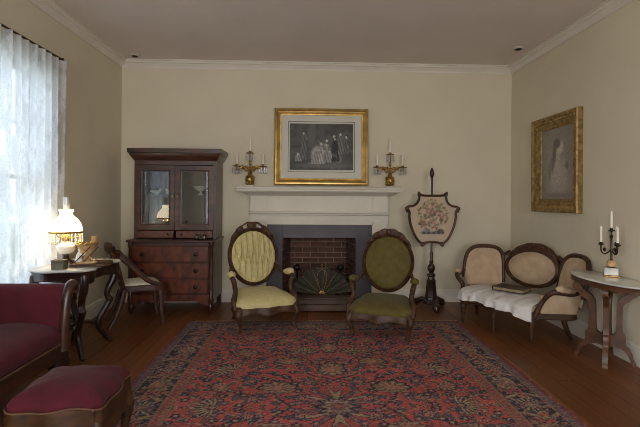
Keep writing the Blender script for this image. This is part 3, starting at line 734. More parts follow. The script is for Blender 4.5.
shield = obj('shield_panel', MB().prism(outl, YS-0.004, YS+0.010), 'walnut_red', ps, 0)
obj('shield_frame', MB().sweep(outl, [(0.014, 0.0+YS+0.014), (0.014, YS-0.012), (0.006, YS-0.018), (-0.010, YS-0.014), (-0.014, YS-0.006), (-0.012, YS+0.014)]), 'walnut', ps, 40)
for s in (-1, 1):
    obj('corner_scroll', MB().ell((s*0.318, YS-0.004, ZT-0.158), (0.026, 0.016, 0.026)).ell((s*0.312, YS-0.004, ZT-0.19), (0.016, 0.013, 0.018)), 'walnut', ps)
    obj('top_scroll', MB().ell((s*0.172, YS-0.004, ZT+0.034), (0.016, 0.013, 0.018)), 'walnut', ps)
    obj('bottom_scroll', MB().ell((s*0.125, YS-0.004, ZT-0.612), (0.022, 0.014, 0.014)), 'walnut', ps)
def inside(poly, x, z):
    r = False; j = len(poly)-1
    for i in range(len(poly)):
        if (poly[i][1] > z) != (poly[j][1] > z) and x < (poly[j][0]-poly[i][0])*(z-poly[i][1])/(poly[j][1]-poly[i][1])+poly[i][0]: r = not r
        j = i
    return r
# needlework, stitched within the shield outline: rows of the outline, each spanning its own width
rows = []
for j in range(72):
    z = ZT-0.01-0.56*(1-j/71); xs = []
    for i in range(len(outl)):
        a, b = outl[i], outl[(i+1) % len(outl)]
        if (a[1] > z) != (b[1] > z): xs.append(a[0]+(b[0]-a[0])*(z-a[1])/(b[1]-a[1]))
    xs = [q for q in xs if q > 0]; rows.append((z, (min(xs) if xs else 0.05)-0.010))
gr = np.zeros((72, 72, 3)); rs = np.random.RandomState(5)
base = np.array(lin((184, 164, 138))); gr[:] = base
U, V = np.meshgrid(np.linspace(-0.28, 0.28, 72), np.linspace(0, 1, 72))
Xs = np.zeros((72, 72)); Zs = np.zeros((72, 72))
for j, (z, hw) in enumerate(rows): Xs[j] = np.linspace(-hw, hw, 72); Zs[j] = z-ZT
def dab(cx, cz_, rx_, rz_, col):
    a = np.clip((1-np.sqrt(((Xs-cx)/rx_)**2+((Zs-cz_)/rz_)**2))*3, 0, 1)[..., None]*0.8; gr[:] = gr*(1-a)+np.array(lin(col))*a
for k in range(150):
    a = rs.rand()*2*PI; q = rs.rand()**0.6
    dab(q*0.19*math.cos(a), -0.25+q*0.21*math.sin(a), 0.010+0.014*rs.rand(), 0.010+0.012*rs.rand(), [(120, 100, 70), (96, 92, 66), (160, 96, 84), (140, 120, 100), (84, 70, 56)][rs.randint(5)])
for (cx, cz_, q, col) in ((-0.05, -0.19, 0.045, (150, 104, 92)), (-0.05, -0.19, 0.02, (180, 140, 124)), (0.07, -0.15, 0.035, (120, 110, 84)), (-0.11, -0.34, 0.045, (140, 98, 84)), (0.11, -0.30, 0.03, (90, 76, 60)), (0.02, -0.33, 0.03, (170, 130, 110)), (0.12, -0.40, 0.045, (190, 176, 150)), (0.0, -0.10, 0.03, (110, 84, 66))): dab(cx, cz_, q, q, col)
for k in range(14): dab(-0.13+0.02*k, -0.455, 0.022, 0.022, (46, 44, 48) if k % 3 else (110, 112, 120))
dab(-0.08, -0.43, 0.05, 0.02, (120, 122, 128)); dab(0.10, -0.43, 0.05, 0.03, (60, 50, 44))
nd = painted('needlework', gr, lambda u, v: (-rows[round(v*71)][1]+2*rows[round(v*71)][1]*u, YS-0.0055, rows[round(v*71)][0]), 'print', ps, 'floral needlework in faded pinks and browns')

# ================================================================== SETTEE
SA = math.radians(-60); SO = (2.122, 4.525, 0)
st = thing('settee', 'small carved settee with oval medallion centre back in tan damask', 'settee', SO, SA)
# local: faces -y, x runs from the far end (-) to the near end (+); the back is a deep curve in plan
FD = -0.24
front = [(-0.42, FD+0.05), (-0.36, FD-0.01), (-0.18, FD+0.008), (0, FD-0.02), (0.18, FD+0.008), (0.36, FD-0.01), (0.42, FD+0.05)]
pl = cat2(front+[(0.50, -0.08), (0.60, 0.05), (0.62, 0.14), (0.52, 0.26), (0.28, 0.36), (0, 0.385), (-0.28, 0.36), (-0.52, 0.26), (-0.62, 0.14), (-0.60, 0.05), (-0.50, -0.08)], 4, True)
mb = MB(); n = len(pl); vs = []; fs = []
for (k, z) in ((1.0, 0.285), (1.015, 0.275), (1.015, 0.245), (1.025, 0.23), (1.01, 0.22), (0.93, 0.222), (0.93, 0.285)):
    for x, y in pl:
        zz = z-(0.018*math.cos(x/0.42*2*PI) if y < -0.18 and z < 0.26 else 0); vs.append((x*k, y*k, zz))
for i in range(7):
    j = (i+1) % 7
    for q in range(n): fs.append((i*n+q, i*n+(q+1) % n, j*n+(q+1) % n, j*n+q))
obj('seat_rail', mb.add(vs, fs), 'walnut', st, 40)
cushion([(x*0.98, y*0.98) for x, y in pl], 0.275, 0.335, 0.03, 'seat', 'damask', st)
for x in (-0.40, 0.0, 0.40):
    mb = MB().lathe([(0.009, 0.0), (0.014, 0.02), (0.017, 0.03), (0.013, 0.045), (0.017, 0.09), (0.027, 0.165), (0.03, 0.195), (0.024, 0.21), (0.034, 0.235), (0.03, 0.275)], (x, FD+(0.03 if x else 0.01), 0), 12)
    obj('front_leg', mb, 'walnut', st)
for s in (-1, 1):
    P = catm([(s*0.50, 0.14, 0.25), (s*0.51, 0.15, 0.16), (s*0.53, 0.18, 0.07), (s*0.55, 0.205, 0.0)])
    obj('back_leg', MB().tube(P, lerp([0.028, 0.025, 0.02, 0.018], len(P)), 8, up=(0, 1, 0)), 'walnut', st)
# plan curve of the back, by arc length from the middle
_h = cat2([(0, 0.395), (0.16, 0.39), (0.33, 0.36), (0.48, 0.30), (0.60, 0.22), (0.69, 0.125)], 8)
_l = [0.0]
for (a, b), (c, d) in zip(_h[:-1], _h[1:]): _l.append(_l[-1]+math.hypot(c-a, d-b))
SMAX = _l[-1]
def bk(s_, z, off=0.0):
    a = min(abs(s_), SMAX); k = 0
    while k < len(_l)-2 and _l[k+1] < a: k += 1
    f_ = (a-_l[k])/(_l[k+1]-_l[k]); ex_ = abs(s_)-a
    x = _h[k][0]+(_h[k+1][0]-_h[k][0])*f_; y = _h[k][1]+(_h[k+1][1]-_h[k][1])*f_
    k0, k1 = max(0, k-3), min(len(_h)-1, k+4)
    tx, ty = _h[k1][0]-_h[k0][0], _h[k1][1]-_h[k0][1]
    if k < 3: tx, ty = tx, ty*a/(_l[4])
    l = math.hypot(tx, ty); tx, ty = tx/l, ty/l
    o = (z-0.34)*(0.17+0.03*min(1, max(0, (a-0.3)/0.4)))+off
    x += -ty*o+tx*ex_; y += tx*o+ty*ex_
    return (math.copysign(1, s_)*x, y, z)
MC, MRX, MRZ = 0.60, 0.275, 0.175
ov = [(MRX*math.cos(2*PI*k/56), MC+MRZ*math.sin(2*PI*k/56)) for k in range(56)]
obj('medallion_pad', MB().grid(lambda u, v: bk(MRX*v*math.cos(2*PI*u), MC+MRZ*v*math.sin(2*PI*u), -0.045*(1-v**4)-0.003), 72, 14, True), 'damask', st, 70)
obj('medallion_frame', MB().sweep(ov[::-1], [(0.0, -0.022), (-0.010, -0.034), (-0.024, -0.030), (-0.036, -0.018), (-0.036, 0.02), (0.0, 0.02)], f=lambda a, b, h: bk(a, b, h)), 'walnut', st, 45)
obj('medallion_back', MB().grid(lambda u, v: bk((MRX+0.02)*v*math.cos(2*PI*u), MC+(MRZ+0.02)*v*math.sin(2*PI*u), 0.018), 40, 3, True), 'walnut', st)
m = MB(); out = []; inn = []
for k in range(41):
    a = math.radians(28+124*k/40); e = 0.006+0.052*math.sin(k/40*PI)**1.4+0.006*abs(math.sin(k/40*PI*6))
    out.append(((MRX+0.035+e)*math.cos(a), MC+(MRZ+0.035+e)*math.sin(a))); inn.append(((MRX+0.028)*math.cos(a), MC+(MRZ+0.028)*math.sin(a)))
m.prism(inn+out[::-1], -0.025, 0.015, f=lambda a, b, t: bk(a, b, t))
for k in (6, 11, 15, 20, 25, 29, 34):
    c = bk((out[k][0]+inn[k][0])/2, (out[k][1]+inn[k][1])/2, -0.026); m.ell(c, (0.024, 0.012, 0.018), 10, 8)
obj('carved_crest', m, 'walnut', st, 40)
for s in (-1, 1):
    SP = [(0.315, 0.40), (0.325, 0.52), (0.335, 0.66), (0.36, 0.74), (0.42, 0.785), (0.52, 0.795), (0.63, 0.78), (0.70, 0.72), (0.735, 0.62), (0.75, 0.50), (0.755, 0.42)]
    sp = cat2(SP, 5)
    def edge(u, sp=sp):
        i = u*(len(sp)-1); k = min(int(i), len(sp)-2); f_ = i-k
        return sp[k][0]*(1-f_)+sp[k+1][0]*f_, sp[k][1]*(1-f_)+sp[k+1][1]*f_
    def pad_side(u, v, s=s):
        a, b = edge(u); base = 0.318+0.434*u; e = min(1, min(u, 1-u)*6)
        return bk(s*(base+(a-base)*v), 0.345+(b-0.345)*v, -0.042*(1-v**5)*e**0.5-0.003)
    def rear_side(u, v, s=s):
        a, b = edge(u); base = 0.318+0.434*u
        return bk(s*(base+(a-base)*v), 0.30+(b-0.30)*v, 0.018)
    obj('end_pad', MB().grid(pad_side, 44, 14), 'damask', st, 70)
    obj('end_back', MB().grid(rear_side, 44, 6), 'damask', st)
    P = [bk(s*a, b, -0.006) for a, b in sp]
    obj('end_frame', MB().tube(P, lerp([0.020, 0.022, 0.023, 0.023, 0.023, 0.022, 0.02], len(P)), 10), 'walnut', st)
    m = MB().tube([bk(s*0.27, 0.76), bk(s*0.315, 0.72), bk(s*0.345, 0.715)], [0.02, 0.042, 0.02], 10, flat=0.5, up=(0, 1, 0))
    obj('joining_scroll', m, 'walnut', st)
    A0 = Vector(bk(s*0.745, 0.50, -0.01))
    P = catm([A0, (s*0.66, 0.03, 0.475), (s*0.62, -0.05, 0.485), (s*0.57, -0.115, 0.495), (s*0.53, -0.145, 0.47), (s*0.465, -0.14, 0.39), (s*0.445, -0.19, 0.31), (s*0.425, -0.205, 0.235)], 5)
    ar = obj('arm', MB().tube(P, lerp([0.018, 0.02, 0.022, 0.026, 0.024, 0.02, 0.024, 0.022], len(P)), 10), 'walnut', st)
    obj('arm_pad', MB().tube(catm([(s*0.66, 0.04, 0.50), (s*0.635, -0.02, 0.515), (s*0.60, -0.08, 0.525), (s*0.575, -0.11, 0.515)]), lerp([0.02, 0.034, 0.036, 0.02], 19), 10), 'damask', ar)
    def side(u, v, s=s):
        x = 0.685-0.23*u; y = 0.10-0.25*u; zt = 0.485-0.04*u
        k = 0.86+0.14*v; bul = 0.02*math.sin(PI*u)*math.sin(PI*v)
        return (s*((0.46+(x-0.46)*k)+bul), y, 0.28+(zt-0.28)*v)
    mb = MB().grid(side, 14, 8)
    mb.add([(x-s*0.02, y+0.02, z) for x, y, z in mb.v], [q[::-1] for q in mb.f])
    obj('arm_side_panel', mb, 'damask', st, 70)

# white cloth over the seat of the settee, hanging over the front
def cloth(u, v):
    x = -0.44+0.86*u; t = v
    wob = 0.012*math.sin(u*31)+0.009*math.sin(u*53+1)+0.006*math.sin(u*17+2)
    edge_ = FD-0.035-0.010*math.cos(x/0.18*PI)
    if abs(x) > 0.34: edge_ += (abs(x)-0.34)*0.6
    if t < 0.62:
        q = t/0.62; y = 0.24+(edge_-0.24)*q; z = 0.362+0.016*math.cos(x*1.6)*math.sin(PI*min(1, q*0.9+0.1))+wob*0.35*(0.4+t)
        if t > 0.5: z -= 0.018*((t-0.5)/0.12)**2
    else:
        q = (t-0.62)/0.38; drop = 0.07+0.06*max(0, (u-0.55)/0.45)+0.012*math.sin(u*14)
        y = edge_-0.012-0.010*q-wob*q*1.2; z = 0.342-drop*q
    return (x, y, z)
cl = obj('seat_cloth', MB().grid(cloth, 90, 40), 'linen', None, 80)
sm = cl.modifiers.new('thick', 'SOLIDIFY'); sm.thickness = 0.003; sm.offset = 1
cl.location = SO; cl.rotation_euler = (0, 0, SA)
tag(cl, 'crumpled white cloth spread over the settee seat and hanging over its front', 'cloth')
def sloc(x, y, z): return (SO[0]+x*math.cos(SA)-y*math.sin(SA), SO[1]+x*math.sin(SA)+y*math.cos(SA), z)
al = thing('album', 'thick brown leather album lying on the white cloth of the settee', 'book', sloc(0.0, 0.07, 0.392), math.radians(-48))
obj('cover', MB().box(-0.16, 0.16, -0.115, 0.115, 0.034, 0.040, 0.002), 'leather', al)
obj('cover', MB().box(-0.16, 0.16, -0.115, 0.115, 0.0, 0.006, 0.002), 'leather', al)
obj('pages', MB().box(-0.152, 0.153, -0.108, 0.108, 0.006, 0.034), 'paper', al, 0)
obj('spine', MB().tube([(-0.159, -0.115, 0.02), (-0.159, 0.115, 0.02)], 0.02, 10, flat=0.35), 'leather', al)

# ================================================================== RIGHT-HAND MARBLE TABLE
rt = thing('oval_marble_table', 'oval white marble-topped walnut table with four scroll-cut legs by the wall', 'table', (2.525, 3.59, 0))
def ell_plan(a, b, n=48, e=2.0):
    return [(a*math.copysign(abs(math.cos(t))**(2/e), math.cos(t)), b*math.copysign(abs(math.sin(t))**(2/e), math.sin(t))) for t in [2*PI*k/n for k in range(n)]]
def slab_top(pl, prof):
    mb = MB(); n = len(pl); vs = []; fs = []
    for d, z in prof:
        for i, (x, y) in enumerate(pl):
            p0, p1 = pl[i-1], pl[(i+1) % n]; tx, ty = p1[0]-p0[0], p1[1]-p0[1]; l = math.hypot(tx, ty)
            vs.append((x-ty/l*d, y+tx/l*d, z))
    for i in range(len(prof)-1):
        for q in range(n): fs.append((i*n+q, i*n+(q+1) % n, (i+1)*n+(q+1) % n, (i+1)*n+q))
    fs += [tuple(range(n))[::-1], tuple((len(prof)-1)*n+q for q in range(n))]
    return mb.add(vs, fs)
TP = ell_plan(0.188, 0.415)
obj('marble_top', slab_top(TP, [(0.012, 0.680), (0.002, 0.684), (0.0, 0.692), (0.003, 0.698), (0.01, 0.70)]), 'marble', rt, 40)
obj('apron', slab_top([(x*0.95, y*0.97) for x, y in TP], [(0.01, 0.632), (0.0, 0.638), (0.0, 0.668), (-0.006, 0.679)]), 'tablewood', rt, 40)
LEG = cat2([(0.27, 0.635), (0.285, 0.60), (0.25, 0.565), (0.225, 0.53), (0.185, 0.505), (0.16, 0.47), (0.158, 0.40), (0.16, 0.30), (0.155, 0.26), (0.18, 0.225), (0.185, 0.19), (0.16, 0.15)], 4)
prof_out = [(0.27, 0.635), (0.285, 0.61), (0.275, 0.575), (0.235, 0.55), (0.205, 0.52), (0.155, 0.49), (0.145, 0.44), (0.145, 0.27), (0.165, 0.24), (0.175, 0.205), (0.175, 0.16), (0.205, 0.13), (0.23, 0.09), (0.245, 0.045), (0.262, 0.02), (0.262, 0.0)]
prof_in = [(0.232, 0.0), (0.222, 0.03), (0.20, 0.07), (0.17, 0.105), (0.13, 0.125), (0.075, 0.14), (0.03, 0.14), (0.03, 0.22), (0.06, 0.235), (0.085, 0.27), (0.088, 0.44), (0.10, 0.51), (0.14, 0.555), (0.18, 0.575), (0.205, 0.605), (0.205, 0.635)]
lo = cat2(prof_out, 3)+cat2(prof_in, 3)
for a, k in ((-128, 0.80), (-36, 0.76), (46, 0.80), (132, 0.90)):
    r_ = math.radians(a)
    lg = obj('scroll_leg', MB().prism([(x*k, z) for x, z in lo], -0.019, 0.019), 'tablewood', rt, 30); lg.rotation_euler = (0, 0, r_)
obj('centre_column', MB().lathe([(0.0, 0.09), (0.012, 0.095), (0.02, 0.115), (0.035, 0.135), (0.036, 0.23), (0.028, 0.26), (0.02, 0.29), (0.0, 0.31)], n=16), 'tablewood', rt)

# candelabrum on the marble table
ca = thing('candelabrum', 'brass candelabrum with white candles on the oval marble table', 'candelabra', (2.61, 3.66, 0.70), math.radians(-35))
obj('marble_foot', MB().box(-0.052, 0.052, -0.052, 0.052, 0.012, 0.075, 0.005), 'marble', ca)
obj('base_plate', MB().box(-0.062, 0.062, -0.062, 0.062, 0.0, 0.014, 0.004), 'brass', ca)
obj('onyx_collar', MB().lathe([(0.034, 0.085), (0.036, 0.095), (0.032, 0.125), (0.024, 0.135), (0.0, 0.137)], n=16), 'porc', ca)
obj('stem', MB().lathe([(0.03, 0.075), (0.03, 0.085), (0.018, 0.088), (0.014, 0.137), (0.009, 0.15), (0.008, 0.20), (0.014, 0.22), (0.008, 0.24), (0.008, 0.32), (0.016, 0.34), (0.007, 0.355), (0.007, 0.385)], n=12), 'bronze', ca)
for a in (180, 60, -55):
    c, s_ = math.cos(math.radians(a)), math.sin(math.radians(a))
    P = catm([(0, 0, 0.23), (0.04*c, 0.04*s_, 0.19), (0.07*c, 0.07*s_, 0.205), (0.075*c, 0.075*s_, 0.245), (0.075*c, 0.075*s_, 0.265)])
    ar = obj('branch', MB().tube(P, 0.0055, 8).ell((0.05*c, 0.05*s_, 0.225), (0.012, 0.012, 0.018), 8, 6), 'bronze', ca)
    obj('candle_cup', MB().lathe([(0.005, 0.255), (0.024, 0.268), (0.022, 0.274), (0.012, 0.272), (0.014, 0.29), (0.0, 0.288)], (0.075*c, 0.075*s_, 0), 12), 'bronze', ar)
    obj('candle', MB().lathe([(0.0105, 0.288), (0.0085, 0.415), (0.002, 0.425), (0.0, 0.425)], (0.075*c, 0.075*s_, 0), 10), 'candle', ar)
cup = obj('candle_cup', MB().lathe([(0.005, 0.375), (0.026, 0.388), (0.024, 0.394), (0.012, 0.392), (0.014, 0.41), (0.0, 0.408)], n=12), 'bronze', ca)
obj('candle', MB().lathe([(0.0115, 0.408), (0.0085, 0.545), (0.002, 0.557), (0.0, 0.557)], n=10), 'candle', cup)

# ================================================================== PICTURE ON THE RIGHT WALL
rp = thing('wall_portrait', 'portrait drawing of a woman in a deep carved gilt frame', 'picture', (X1-0.004, 4.655, 1.74), -PI/2)
obj('frame', MB().frame(0.875, 1.05, [(0, 0), (0, 0.05), (0.008, 0.062), (0.026, 0.064), (0.036, 0.054), (0.06, 0.043), (0.115, 0.014), (0.125, 0.020), (0.135, 0.016), (0.142, 0.007), (0.142, 0)]), 'gilt', rp, 25)
m = MB()
for k in range(26):
    q = -0.44+0.88*k/25
    for z in (-1, 1):
        m.ell((q*0.90, -0.044, z*(0.525-0.058)), (0.013, 0.008, 0.017), 6, 5); m.ell((z*(0.4375-0.058), -0.044, q*1.10), (0.017, 0.010, 0.013), 6, 5)
orn = obj('carved_ornament', m, 'gilt', rp); orn['kind'] = 'stuff'
it = [(.50, .45, .50, .55, .16, 1.2), (.55, .22, .34, .18, .19, .7), (.48, .36, .20, .20, .21, .6), (.72, .34, .09, .20, .20, .7), (.50, .58, .09, .12, .22, .6), (.60, .72, .09, .085, .27, .5), (.50, .78, .11, .07, .075, .5), (.42, .66, .055, .17, .08, .6), (.36, .50, .045, .12, .09, .7), (.27, .40, .05, .14, .12, .7), (.80, .46, .05, .05, .10, .7), (.55, .05, .4, .04, .12, .8)]
img = blobs(92, 66, 0.12, 9, it, 0.10); img = np.stack([img*2.0, img*1.72, img*1.42], -1)
painted('portrait', img, lambda u, v: (-0.297+0.594*u, -0.005, -0.385+0.77*v), 'print', rp, 'soft brown drawing of a seated woman')

# ================================================================== LEFT-HAND MARBLE TABLE AND WHAT STANDS ON IT
lt = thing('turtle_top_table', 'dark rosewood parlor table with serpentine white marble top by the window', 'table', (-2.05, 3.92, 0.008))
TT = cat2([(0.31, 0.0), (0.30, 0.14), (0.335, 0.24), (0.28, 0.33), (0.14, 0.36), (0, 0.40), (-0.10, 0.36), (-0.165, 0.33), (-0.185, 0.24), (-0.18, 0.14), (-0.18, 0.0), (-0.18, -0.14), (-0.185, -0.24), (-0.165, -0.31), (-0.10, -0.35), (0, -0.40), (0.14, -0.36), (0.28, -0.33), (0.335, -0.24), (0.30, -0.14)], 4, True)
obj('marble_top', slab_top(TT, [(0.014, 0.728), (0.003, 0.732), (0.0, 0.741), (0.004, 0.747), (0.012, 0.75)]), 'marble', lt, 40)
mb = slab_top([(x*0.93, y*0.94) for x, y in TT], [(0.01, 0.64), (0.0, 0.648), (0.0, 0.71), (-0.01, 0.727)])
mb.v = [(x, y, z-(0.03*math.cos(math.atan2(y, x)*4)*-1+0.0)*0.6 if z < 0.65 else z) for x, y, z in mb.v]
obj('apron', mb, 'darkwood', lt, 40)
for (ax, ay) in ((1, -1), (1, 1), (-1, -1), (-1, 1)):
    x0, y0 = ax*(0.265 if ax > 0 else 0.135), ay*0.285
    d = Vector((ax*0.7, ay*0.72, 0)).normalized()
    off = [(0.0, 0.70), (0.0, 0.64), (-0.02, 0.56), (-0.055, 0.50), (-0.07, 0.44), (-0.05, 0.39), (-0.055, 0.36), (-0.10, 0.29), (-0.14, 0.22), (-0.145, 0.16), (-0.12, 0.11), (-0.09, 0.07), (-0.06, 0.02), (-0.035, 0.004)]
    P = catm([(x0+d.x*o, y0+d.y*o, z) for o, z in off], 4)
    mb = MB().tube(P, lerp([0.03, 0.034, 0.034, 0.03, 0.026, 0.03, 0.027, 0.026, 0.026, 0.026, 0.022, 0.022, 0.018, 0.013], len(P)), 10, up=tuple(d))
    mb.ell((x0-d.x*0.05, y0-d.y*0.05, 0.39), (0.034, 0.034, 0.026), 10, 8).ell((x0-d.x*0.04, y0-d.y*0.04, 0.01), (0.022, 0.022, 0.018), 10, 8)
    obj('cabriole_leg', mb, 'darkwood', lt)
m = MB()
for (ax, ay) in ((1, -1), (1, 1), (-1, -1), (-1, 1)):
    m.tube(catm([(ax*0.145, ay*0.165, 0.19), (ax*0.09, ay*0.10, 0.22), (ax*0.04, ay*0.05, 0.20), (0, 0, 0.21)]), [0.016]*19, 8)
m.lathe([(0.0, 0.16), (0.02, 0.17), (0.04, 0.195), (0.045, 0.225), (0.03, 0.25), (0.02, 0.27), (0.028, 0.29), (0.012, 0.31), (0.0, 0.325)], n=14)
obj('stretcher', m, 'darkwood', lt)

# lit oil lamp
lx, ly = -2.085, 3.92
la = thing('oil_lamp', 'lit parlor oil lamp with white dome shade, glass chimney and crystal drops', 'lamp', (lx, ly, 0.758))
obj('base', MB().lathe([(0.075, 0), (0.078, 0.01), (0.07, 0.02), (0.045, 0.03), (0.025, 0.05), (0.022, 0.075), (0.035, 0.085)], n=24), 'bronze', la)
obj('oil_font', MB().lathe([(0.03, 0.085), (0.06, 0.10), (0.078, 0.13), (0.075, 0.16), (0.05, 0.185), (0.03, 0.195)], n=24), 'china', la)
obj('burner', MB().lathe([(0.03, 0.195), (0.034, 0.21), (0.03, 0.235), (0.024, 0.26), (0.018, 0.275)], n=18), 'brass', la)
obj('shade_ring', MB().tube([(0.128*math.cos(2*PI*k/40), 0.128*math.sin(2*PI*k/40), 0.278) for k in range(40)], 0.009, 8, True), 'brass', la)
m = MB()
for k in range(3):
    a = 2*PI*k/3+0.4; m.tube(catm([(0.03*math.cos(a), 0.03*math.sin(a), 0.23), (0.09*math.cos(a), 0.09*math.sin(a), 0.235), (0.128*math.cos(a), 0.128*math.sin(a), 0.275)]), 0.004, 6)
obj('shade_support', m, 'brass', la)
so = [(0.127, 0.285), (0.125, 0.315), (0.113, 0.355), (0.09, 0.39), (0.065, 0.412), (0.052, 0.425), (0.048, 0.445), (0.056, 0.465), (0.062, 0.472)]
obj('dome_shade', MB().lathe(so+[(r-0.003, z) for r, z in so[::-1]], n=36), 'shade', la, 60)
obj('chimney', MB().lathe([(0.024, 0.27), (0.034, 0.31), (0.032, 0.36), (0.026, 0.42), (0.026, 0.585), (0.024, 0.585), (0.024, 0.42), (0.030, 0.36), (0.032, 0.31), (0.022, 0.27)], n=18), 'crystal', la)
for k in range(22):
    a = 2*PI*k/22
    obj('prism_drop', MB().lathe([(0.0, 0.004), (0.005, -0.006), (0.0055, -0.07), (0.009, -0.08), (0.0, -0.10)], (0.128*math.cos(a), 0.128*math.sin(a), 0.270), 6), 'crystal', la, 0)
pl_ = bpy.data.lights.new('lamp_flame', 'POINT'); pl_.energy = 6; pl_.color = (1.0, 0.78, 0.5); pl_.shadow_soft_size = 0.03
po = bpy.data.objects.new('lamp_flame', pl_); COL.objects.link(po); po.location = (lx, ly, 0.75+0.25)

bo = thing('trinket_box', 'small olive square box on the marble near the lamp', 'box', (-1.985, 3.635, 0.758), 0.06)
obj('body', MB().box(-0.048, 0.048, -0.04, 0.04, 0, 0.055, 0.003), 'olivebox', bo)
obj('lid', MB().box(-0.05, 0.05, -0.042, 0.042, 0.055, 0.076, 0.004), 'olivebox', bo)
ty = thing('wooden_tray', 'flat carved wooden tray on the marble top under the cream ornament', 'tray', (-1.828, 3.84, 0.758), 0.25)
trp = ell_plan(0.165, 0.125, 40, 4)
obj('tray_board', slab_top(trp, [(0.008, 0.0), (0.0, 0.004), (0.0, 0.014), (0.004, 0.018)]), 'walnut', ty, 40)
obj('tray_rim', MB().sweep(trp[::-1], [(0.0, 0.018), (0.0, 0.026), (0.012, 0.026), (0.014, 0.018)], f=lambda a, b, h: (a, b, h)), 'walnut', ty, 40)
fg = thing('porcelain_ornament', 'cream and gilt porcelain basket ornament with crossed dark rods on the tray', 'ornament', (-1.862, 3.83, 0.777), 0.1)
obj('base', slab_top(ell_plan(0.085, 0.06), [(0.004, 0), (0.0, 0.006), (0.006, 0.018), (0.02, 0.022)]), 'porc', fg, 40)
obj('basket', MB().lathe([(0.025, 0.022), (0.032, 0.04), (0.03, 0.06), (0.055, 0.10), (0.078, 0.15), (0.085, 0.165), (0.078, 0.165), (0.05, 0.12), (0.0, 0.10)], (0.0, 0, 0), 22), 'porc', fg)
obj('rim_garland', MB().tube([(0.082*math.cos(2*PI*k/30), 0.082*math.sin(2*PI*k/30), 0.168+0.005*math.sin(k*2.1)) for k in range(30)], [0.011+0.004*math.sin(k*3) for k in range(30)], 8, True), 'giltsmooth', fg)
obj('child_figure', MB().tube(catm([(-0.05, -0.03, 0.02), (-0.052, -0.032, 0.05), (-0.048, -0.03, 0.085), (-0.045, -0.03, 0.10)]), lerp([0.03, 0.026, 0.02, 0.008], 19), 10).ell((-0.044, -0.032, 0.118), (0.017, 0.017, 0.02)).tube([(-0.04, -0.04, 0.085), (-0.01, -0.06, 0.075), (0.01, -0.055, 0.09)], [0.009, 0.008, 0.006], 8), 'china', fg)
obj('cup', MB().lathe([(0.016, 0.172), (0.022, 0.185), (0.022, 0.225), (0.024, 0.232), (0.0, 0.236)], (0.06, 0.0, 0), 16), 'porc', fg)
for s, x in ((1, -0.02), (1, 0.045), (-1, 0.045)):
    obj('crossed_rod', MB().tube([(x-s*0.045, -0.07, 0.022), (x+s*0.075, -0.075 if s > 0 else -0.08, 0.15)], 0.0045, 8), 'darkwood' if s > 0 else 'porc', fg)

# ================================================================== SIDE CHAIR AT THE SECRETARY
sc_ = thing('gondola_chair', 'mahogany gondola-back side chair with pale seat drawn up to the secretary', 'chair', (-1.79, 4.84, 0), math.radians(118), sc=1.04)
# local: faces -y
def seatplan(k): return cat2([(x*k, y*k) for x, y in [(-0.19, -0.19), (0, -0.205), (0.19, -0.19), (0.185, 0), (0.16, 0.17), (0, 0.195), (-0.16, 0.17), (-0.185, 0)]], 4, True)
obj('seat_rail', slab_top(seatplan(1.0), [(0.02, 0.345), (0.0, 0.35), (0.0, 0.40), (0.008, 0.405)]), 'mahog', sc_, 40)
cushion(seatplan(0.9), 0.395, 0.415, 0.03, 'seat', 'seatcloth', sc_)
for s in (-1, 1):
    P = catm([(s*0.172, -0.175, 0.36), (s*0.174, -0.19, 0.25), (s*0.176, -0.195, 0.12), (s*0.178, -0.21, 0.0)])
    obj('front_leg', MB().tube(P, lerp([0.024, 0.026, 0.021, 0.016], len(P)), 8, up=(0, 1, 0), flat=0.8), 'mahog', sc_)
    P = catm([(s*0.155, 0.16, 0.37), (s*0.158, 0.185, 0.25), (s*0.165, 0.235, 0.11), (s*0.172, 0.295, 0.0)])
    obj('sabre_leg', MB().tube(P, lerp([0.024, 0.025, 0.021, 0.017], len(P)), 8, up=(0, 1, 0), flat=0.8), 'mahog', sc_)
    P = catm([(s*0.185, -0.17, 0.40), (s*0.19, -0.09, 0.43), (s*0.195, -0.01, 0.49), (s*0.198, 0.10, 0.61), (s*0.195, 0.20, 0.71), (s*0.17, 0.265, 0.765)], 5)
    obj('side_sweep', MB().tube(P, lerp([0.02, 0.022, 0.024, 0.028, 0.036, 0.045], len(P)), 10, up=(0, 0.7, 0.7), flat=0.5), 'mahog', sc_)
    P = catm([(s*0.155, 0.17, 0.39), (s*0.165, 0.20, 0.52), (s*0.175, 0.245, 0.68), (s*0.165, 0.27, 0.76)])
    obj('back_stile', MB().tube(P, [0.02]*len(P), 8, up=(0, 1, 0), flat=0.9), 'mahog', sc_)
P = catm([(-0.175, 0.262, 0.765), (-0.10, 0.305, 0.785), (0, 0.32, 0.79), (0.10, 0.305, 0.785), (0.175, 0.262, 0.765)])
obj('top_rail', MB().tube(P, [0.045]*len(P), 10, flat=0.4), 'mahog', sc_)
obj('vase_splat', MB().prism(cat2([(-0.035, 0.39), (-0.045, 0.45), (-0.03, 0.50), (-0.065, 0.62), (-0.06, 0.70), (-0.04, 0.775)], 4)+cat2([(0.04, 0.775), (0.06, 0.70), (0.065, 0.62), (0.03, 0.50), (0.045, 0.45), (0.035, 0.39)], 4), -0.008, 0.008, f=lambda a, b, t: (a, 0.185+(b-0.39)*0.34+t, b)), 'mahog', sc_, 30)

